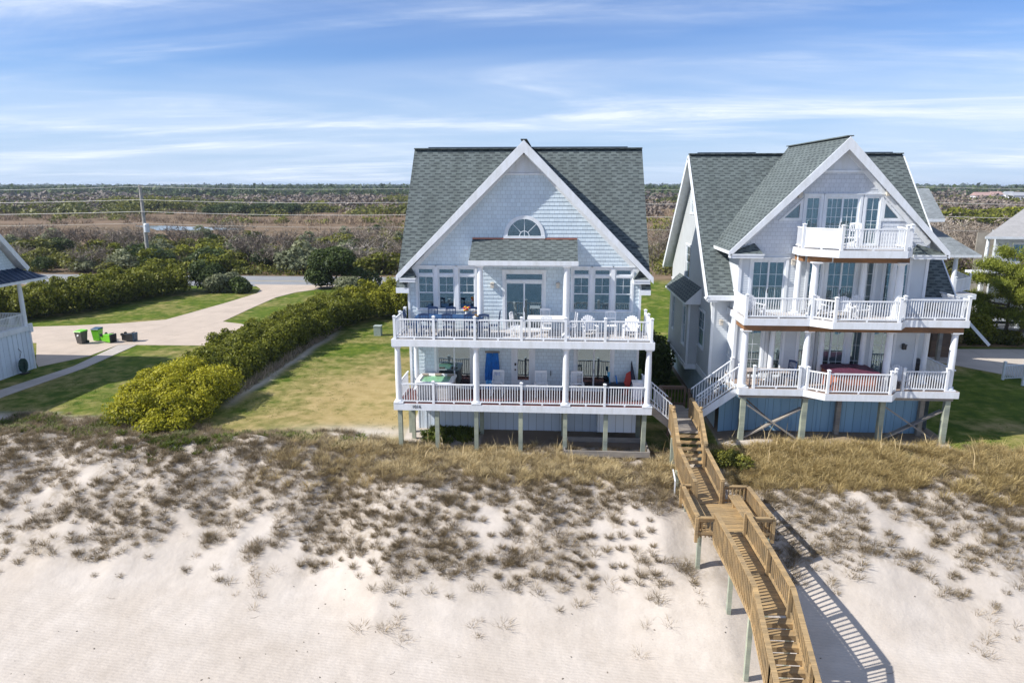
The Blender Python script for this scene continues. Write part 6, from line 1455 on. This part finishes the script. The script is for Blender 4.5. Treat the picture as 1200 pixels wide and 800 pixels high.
while cnt < 285:
    y = 97.5 + (rr.random() ** 1.4) * 62; x = rr.uniform(-.86 * y - 6, .80 * y)
    if -.33 * y + 10 < x < .13 * y and rr.random() < 0: continue
    px = x + y * .061
    if -.14 * y < px < .19 * y or .27 * y < px < .58 * y:      # hidden behind the two houses
        continue
    if x < -50 and y > 138 and rr.random() < .9: continue
    right = x > 0; near = y < 125
    w = [.36, .20, .08, .10, .05, .20, .01] if (near and not right) else ([.14, .08, .12, .30, .20, .04, .12] if right else [.22, .12, .2, .25, .15, .04, .02])
    i = rr.choices(range(7), w)[0]; s = rr.uniform(.65, 1.25) * (1.15 if right else 1); s3 = (s * rr.uniform(.9, 1.5), s * rr.uniform(.9, 1.4), s * rr.uniform(.8, 1.15))
    put(i, x, y, s3); cnt += 1

def clump(px0, px1, py, n, s, i, lab, g):
    for k in range(n):
        px = px0 + (px1 - px0) * (k + .5) / n + rr.uniform(-4, 4); d = 12.5 * 800 / (py - 218) * rr.uniform(.94, 1.08); xc = (px - 600) / 800 * d * .98
        q = s * rr.uniform(.75, 1.2); dup(arch[i], (xc * math.cos(R(3.5)) - d * math.sin(R(3.5)), xc * math.sin(R(3.5)) + d * math.cos(R(3.5)), 0), rr.uniform(0, 6.28), lab, g, (q * 1.25, q * 1.25, q * .9))
clump(128, 212, 246, 13, 2.7, 0, 'tree in the large olive wood far behind the utility pole', 'trees of the far olive wood')
clump(240, 345, 250, 12, 1.9, 1, 'tree in the dark green belt right of the far olive wood', 'trees of the far dark belt')
clump(436, 448, 271, 1, .9, 1, 'lone dark bush on the open marsh left of the middle house', None)
clump(455, 480, 240, 4, 2.4, 0, 'olive tree beyond the marsh just left of the middle house roof', 'trees left of the middle roof')
clump(1120, 1200, 262, 7, 1.9, 5, 'yellow-green tree in the thicket beyond the right-hand cottage', 'trees beyond the cottage')

# undergrowth, marsh and far woods as masses
def mass(name, label, m, n, per, xr, yfun, hfun, wfun, size, prob, seed, shell=.25, tw=None):
    r3 = np.random.default_rng(seed); Y = yfun(r3.random(n)); X = r3.uniform(-1, 1, n) * (.86 * Y + 20) + .0 * Y; X = X + .02 * Y
    keep = r3.random(n) < prob(X, Y); X, Y = X[keep], Y[keep]; k = len(X)
    H_ = hfun(Y) * (.5 + .8 * r3.random(k)); W_ = wfun(Y) * (.6 + .8 * r3.random(k))
    idx = np.repeat(np.arange(k), per); N_ = len(idx); d = unit(r3.normal(size=(N_, 3))); d[:, 2] = np.abs(d[:, 2]); rad = np.clip(1 - np.abs(r3.normal(size=N_)) * shell, .2, 1.1) * (1 + .12 * np.sin(5 * d[:, 0] + idx) * np.sin(4 * d[:, 1] + 2 * idx))
    c = np.stack([X[idx], Y[idx], np.zeros(N_)], 1) + d * rad[:, None] * np.stack([W_[idx], W_[idx], H_[idx]], 1)
    s = (size(Y)[idx] * (.6 + .8 * r3.random(N_)))[:, None]; tone = np.clip(.65 * r3.random(N_) + .35 * r3.random(k)[idx], 0, 1)
    if tw:
        dd = unit(r3.normal(size=(N_, 3)) * .7 + np.array([0, 0, 1.])); sd = unit(np.cross(dd, r3.normal(size=(N_, 3)))) * s * tw
        return tag(tris_obj(name, np.stack([c - sd, c + sd, c + dd * s * 2.4], 1), tone, m), label, 'vegetation', kind='stuff')
    nrm = unit(d + r3.normal(size=(N_, 3)) * .7 + np.array([0, 0, .3])); t = unit(np.cross(nrm, r3.normal(size=(N_, 3)))); b = np.cross(nrm, t)
    return tag(quads_obj(name, np.stack([c - t * s * .75, c + b * s * .45, c + t * s * .75, c - b * s * .45], 1), tone, m), label, 'vegetation', kind='stuff')
def patch(sc, lo, hi, sd): return lambda X, Y: sstep(fbm(X, Y * 1.6, sc, sd, 4), lo, hi)
near = lambda u: 96 + 62 * u
band = lambda Y: 1 - .92 * sstep(Y, 128, 175) * (1 - sstep(Y, 300, 330))
mass('scrub_thicket', 'tangled olive evergreen undergrowth beyond the road', OLIVE, 2600, 70, None, near, lambda Y: 1.5 + 0 * Y, lambda Y: 1.7 + 0 * Y, lambda Y: .26 + 0 * Y, lambda X, Y: sstep(fbm(X, Y, 14, 510, 3), .36, .50) * (1 - .8 * sstep(Y, 130, 158)) * (1 - .95 * ((X < -45) & (Y > 135))), 51)
mass('bare_thicket', 'leafless grey-brown undergrowth beyond the road', TWIG, 3600, 75, None, near, lambda Y: 1.7 + 0 * Y, lambda Y: 1.7 + 0 * Y, lambda Y: .32 + 0 * Y, lambda X, Y: (1 - sstep(fbm(X, Y, 14, 510, 3), .38, .55)) * (1 - .7 * sstep(Y - .25 * np.maximum(X, 0), 125, 165)) * (1 - .95 * ((X < -45) & (Y > 132 ))), 52, tw=.05)
mid = lambda u: 150 + 190 * u
mass('marsh_grass', 'low brown marsh grass and brush around the tidal creek', m_leaf('marsh_brown', (.21, .145, .09), (.40, .29, .19), 0), 6500, 34, None, lambda u: 130 + 240 * u, lambda Y: .55 + 0 * Y, lambda Y: 2.4 + 0 * Y, lambda Y: .4 + .0012 * Y, lambda X, Y: .6 * patch(20, .40, .55, 610)(X, Y) * (1 - np.exp(-(((X + 112) / 50) ** 2 + ((Y - 198 + .38 * (X + 112)) / 32) ** 2) ** 2)), 53, tw=.12)
mass('marsh_shrubs', 'scattered olive bushes on the brown marsh', OLIVE, 1500, 60, None, lambda u: 160 + 190 * u, lambda Y: 2.4 + 0 * Y, lambda Y: 3.0 + 0 * Y, lambda Y: .25 + .0016 * Y, lambda X, Y: (patch(34, .57, .64, 620)(X, Y) * .9 + .008) * (1 - ((X < -70) & (X > -160) & (Y < 230))), 54)
mass('grey_woods', 'leafless mauve-grey woods behind the marsh', TWIGP, 5200, 46, None, lambda u: 290 + 900 * u ** 1.5, lambda Y: 4.2 + .0015 * Y, lambda Y: 4.2 + .004 * Y, lambda Y: .35 + .0024 * Y, lambda X, Y: patch(90, .40, .56, 630)(X, Y), 55)
mass('grey_brush', 'pale leafless thicket on the right of the marsh', TWIG, 3800, 60, None, lambda u: 150 + 330 * u, lambda Y: 3.6 + 0 * Y, lambda Y: 3.2 + 0 * Y, lambda Y: .3 + .0018 * Y, lambda X, Y: sstep(X - .1 * Y, 20, 50) * sstep(fbm(X, Y, 40, 640, 3), .32, .46), 56)
mass('olive_woods', 'olive evergreen clumps in the woods behind the marsh', OLIVE, 3400, 54, None, lambda u: 285 + 700 * u ** 1.5, lambda Y: 4.6 + 0 * Y, lambda Y: 5.0 + .003 * Y, lambda Y: .5 + .0026 * Y, lambda X, Y: np.maximum(patch(110, .55, .62, 650)(X, Y), .95 * patch(60, .57, .61, 651)(X, Y) * (Y < 420)), 57)
mass('dark_woods', 'dark green woodland line towards the horizon', DARKG, 6500, 36, None, lambda u: 700 + 2700 * u ** 1.3, lambda Y: 8.5 + .0028 * np.minimum(Y, 3000) - 0 * Y, lambda Y: 9 + .008 * Y, lambda Y: 1.2 + .0034 * Y, lambda X, Y: sstep(fbm(X, Y * 2, 260, 660, 4), .38, .5) * np.where(X > .25 * Y, .45, 1), 58)
mass('far_grey_woods', 'bluish grey bare woods below the horizon', TWIGP, 4200, 34, None, lambda u: 650 + 1900 * u ** 1.3, lambda Y: 6.5 + 0 * Y, lambda Y: 9 + .006 * Y, lambda Y: 1.2 + .0034 * Y, lambda X, Y: 1 - sstep(fbm(X, Y * 2, 260, 660, 4), .42, .56), 59)

# ------------------------------------------------------------------ utility poles and wires
POLE = m_wood('pole_wood', (.36, .35, .32), .15); poles = [(-170, 106), (-62.6, 102.2), (-9, 98.5), (46, 94.8), (105, 91)]
for i, (x, y) in enumerate(poles):
    if i not in (1,): continue
    t = thing('utility_pole', 'leaning grey wooden utility pole with a pale transformer beyond the left hedge', 'utility pole', (x, y, 0)); b = MB(); b.lathe(x, y, [(.30, -.4), (.27, 5), (.22, 12.7)], 10); b.build('pole', POLE, t)
    b = MB(); b.lathe(x + .35, y - .1, [(.36, 5.6), (.4, 5.65), (.4, 6.8), (.3, 6.95)], 12); b.build('transformer', plain('transformer_grey', (.62, .66, .68), .4), t)
    for z in (12.5, 10.45, 8.7): b = MB(); b.box(x - .1, x + .1, y - .32, y + .02, z - .09, z + .03); b.build('bracket', PALEBARK, t)
wl = plain('aluminium_wire', (.62, .60, .55), .5)
for k, (z, rr_, lb) in enumerate(((12.45, .018, 'topmost power line strung along the road'), (10.5, .026, 'second power line from the top along the road'), (8.75, .028, 'thick pale third power line along the road'), (7.0, .014, 'lowest thin power line along the road'))):
    b = MB()
    for (x0, y0), (x1, y1) in zip(poles[:-1], poles[1:]):
        pts = [(x0 + (x1 - x0) * u / 12, y0 + (y1 - y0) * u / 12 - .3, z - 4 * .45 * (u / 12) * (1 - u / 12) * ((x1 - x0) / 60)) for u in range(13)]
        b.tube(pts if not b.v else pts, rr_, 5)
    tag(b.build('power_line', wl), lb, 'wire')

# ------------------------------------------------------------------ bins, hose reel, utility box, fence
GB = plain('bin_green', (.16, .52, .02), .45, .1, 4); GBD = plain('bin_dark', (.075, .07, .065), .5, .15, 4); BLK = plain('bin_black', (.018, .02, .022), .5, .2, 4); NVB = plain('bin_lid_navy', (.02, .07, .12), .5)
def wbin(label, m, ml, logo=False):
    t = thing('wheeled_bin', label, 'bin', (0, 0, 0), 'wheeled bins on the driveway')
    b = MB(); a, c, H_ = .25, .33, 1.0
    b.add([(-a, -a, .05), (a, -a, .05), (a, a, .05), (-a, a, .05), (-c, -c, H_), (c, -c, H_), (c, c, H_), (-c, c, H_)], [(3, 2, 1, 0), (4, 5, 6, 7), (0, 1, 5, 4), (1, 2, 6, 5), (2, 3, 7, 6), (3, 0, 4, 7)]); b.build('body', m, t)
    b = MB(); b.add([(-.36, -.38, 1.0), (.36, -.38, 1.0), (.36, .36, 1.02), (-.36, .36, 1.02), (-.33, -.34, 1.06), (.33, -.34, 1.06), (.33, .33, 1.12), (-.33, .33, 1.12)], [(3, 2, 1, 0), (4, 5, 6, 7), (0, 1, 5, 4), (1, 2, 6, 5), (2, 3, 7, 6), (3, 0, 4, 7)]); b.build('lid', ml, t)
    for s in (-1, 1): b = MB(); b.tube([(s * .24, .27, .13), (s * .32, .27, .13)], .13, 12); b.build('wheel', BLK, t)
    b = MB(); b.beam((-.25, .42, .95), (.25, .42, .95), .04, .04); b.build('handle', BLK, t)
    if logo: b = MB(); b.add([(-.10, -.318, .62), (.04, -.318, .66), (.11, -.330, .80), (-.02, -.333, .82), (-.11, -.326, .72)], [(0, 1, 2, 3, 4)]); b.build('logo', PLASTW, t)
    return t
b1 = wbin('upright dark grey bin with lime green lid, nearest of the group', GBD, GB, True); b1.location = (-38.2, 51.9, .035); b1.rotation_euler = (0, 0, R(-12)); b1.scale = (1.0, 1.0, 1.0)
b2 = wbin('upright lime green bin with dark lid behind the dark grey bin', GB, NVB); b2.location = (-37.6, 53.0, .035); b2.scale = (.95, .95, .98)
b3 = wbin('lime green bin toppled on its side', GB, BLK); b3.location = (-36.9, 52.6, .4); b3.rotation_euler = (R(90), 0, R(80)); b3.scale = (.95, .95, .98)
b4 = wbin('black bin toppled beside the fallen green one', BLK, NVB); b4.location = (-35.4, 52.9, .4); b4.rotation_euler = (R(90), R(0), R(95)); b4.scale = (.95, .95, .98)
t = thing('hose_reel', 'dark green hose reel against the corner of the left house', 'hose reel', (-35.95, 42.9, 0)); b = MB()
for k in range(24): a = 2 * PI * k / 24; a2 = 2 * PI * (k + 1) / 24; b.beam((-36.0, 42.9 + .22 * math.cos(a), .6 + .36 * math.sin(a)), (-36.0, 42.9 + .22 * math.cos(a2), .6 + .36 * math.sin(a2)), .25, .16, up=(1, 0, 0))
b.build('hose', plain('hose_green', (.012, .05, .04), .5), t); b = MB(); b.tube([(-36, 42.7, 1.15), (-36, 42.9, 1.55), (-36.05, 42.75, 1.8)], .02, 6); b.build('handle', BLACK, t); b = MB(); b.box(-36.2, -35.8, 42.6, 43.2, .02, .08); b.build('base', BLACK, t)
t = thing('electrical_box', 'small grey-green utility box on the lawn beside the hedge end', 'utility box', (-15.0, 56.6, 0)); b = MB(); b.box(-15.3, -14.7, 56.3, 56.9, 0, .8); b.build('cabinet', plain('utility_green', (.28, .33, .29), .6), t); b = MB(); b.box(-15.33, -14.67, 56.27, 56.93, .8, .86); b.build('lid', plain('utility_lid', (.34, .38, .34), .6), t)
t = thing('white_fence', 'short white railing and solid gate panel at the parking pad, right edge', 'fence', (31, 44, .38))
for x, y in ((28.9, 44.1), (31.6, 44.6), (29.3, 42.8), (31.9, 43.0)): post_mesh(t, x, y, .38, 1.55, .13)
rail(t, (28.97, 44.1, .38), (31.55, 44.6, .38)); rail(t, (29.4, 42.8, .38), (31.85, 43.0, .38), solid=True)

# ------------------------------------------------------------------ distant houses on the right
DR = [plain('far_roof_pink', (.38, .25, .22), .9), plain('far_roof_grey', (.33, .34, .36), .9)]
for i, (px, d, w, k, lb) in enumerate(((1141, 560, 12, 0, 'long white far house with a pink roof, leftmost of the distant ones'), (1157, 620, 9, 0, 'pink-roofed far house right of the long white one'), (1172, 640, 8, 1, 'small pale far house between trees on the right'), (1185, 560, 13, 1, 'low grey-roofed far house near the right edge'), (1196, 600, 7, 1, 'steep white-gabled far house at the right edge'))):
    th_ = math.radians(3.5); xc = (px - 600) / 800 * d; x = xc * math.cos(th_) - d * math.sin(th_); y = xc * math.sin(th_) + d * math.cos(th_)
    t = thing('distant_house', lb, 'house', (x, y, 0), 'distant houses at the wood edge'); b = MB(); b.box(x - w / 2, x + w / 2, y, y + 8, 0, 5.2); b.build('wall', WHITE, t)
    b = MB(); b.add([(x - w / 2 - .5, y - .5, 5.2), (x + w / 2 + .5, y - .5, 5.2), (x + w / 2, y + 4, 7.8), (x - w / 2, y + 4, 7.8), (x + w / 2 + .5, y + 8.5, 5.2), (x - w / 2 - .5, y + 8.5, 5.2)], [(0, 1, 2, 3), (4, 5, 3, 2), (1, 4, 2), (5, 0, 3)]); b.build('roof', DR[k], t)
    b = MB()
    for q in range(3): b.box(x - w / 2 + w * (q + .5) / 3 - .5, x - w / 2 + w * (q + .5) / 3 + .5, y - .06, y - .01, 2, 3.6)
    b.build('window', GLASSD, t)
#END
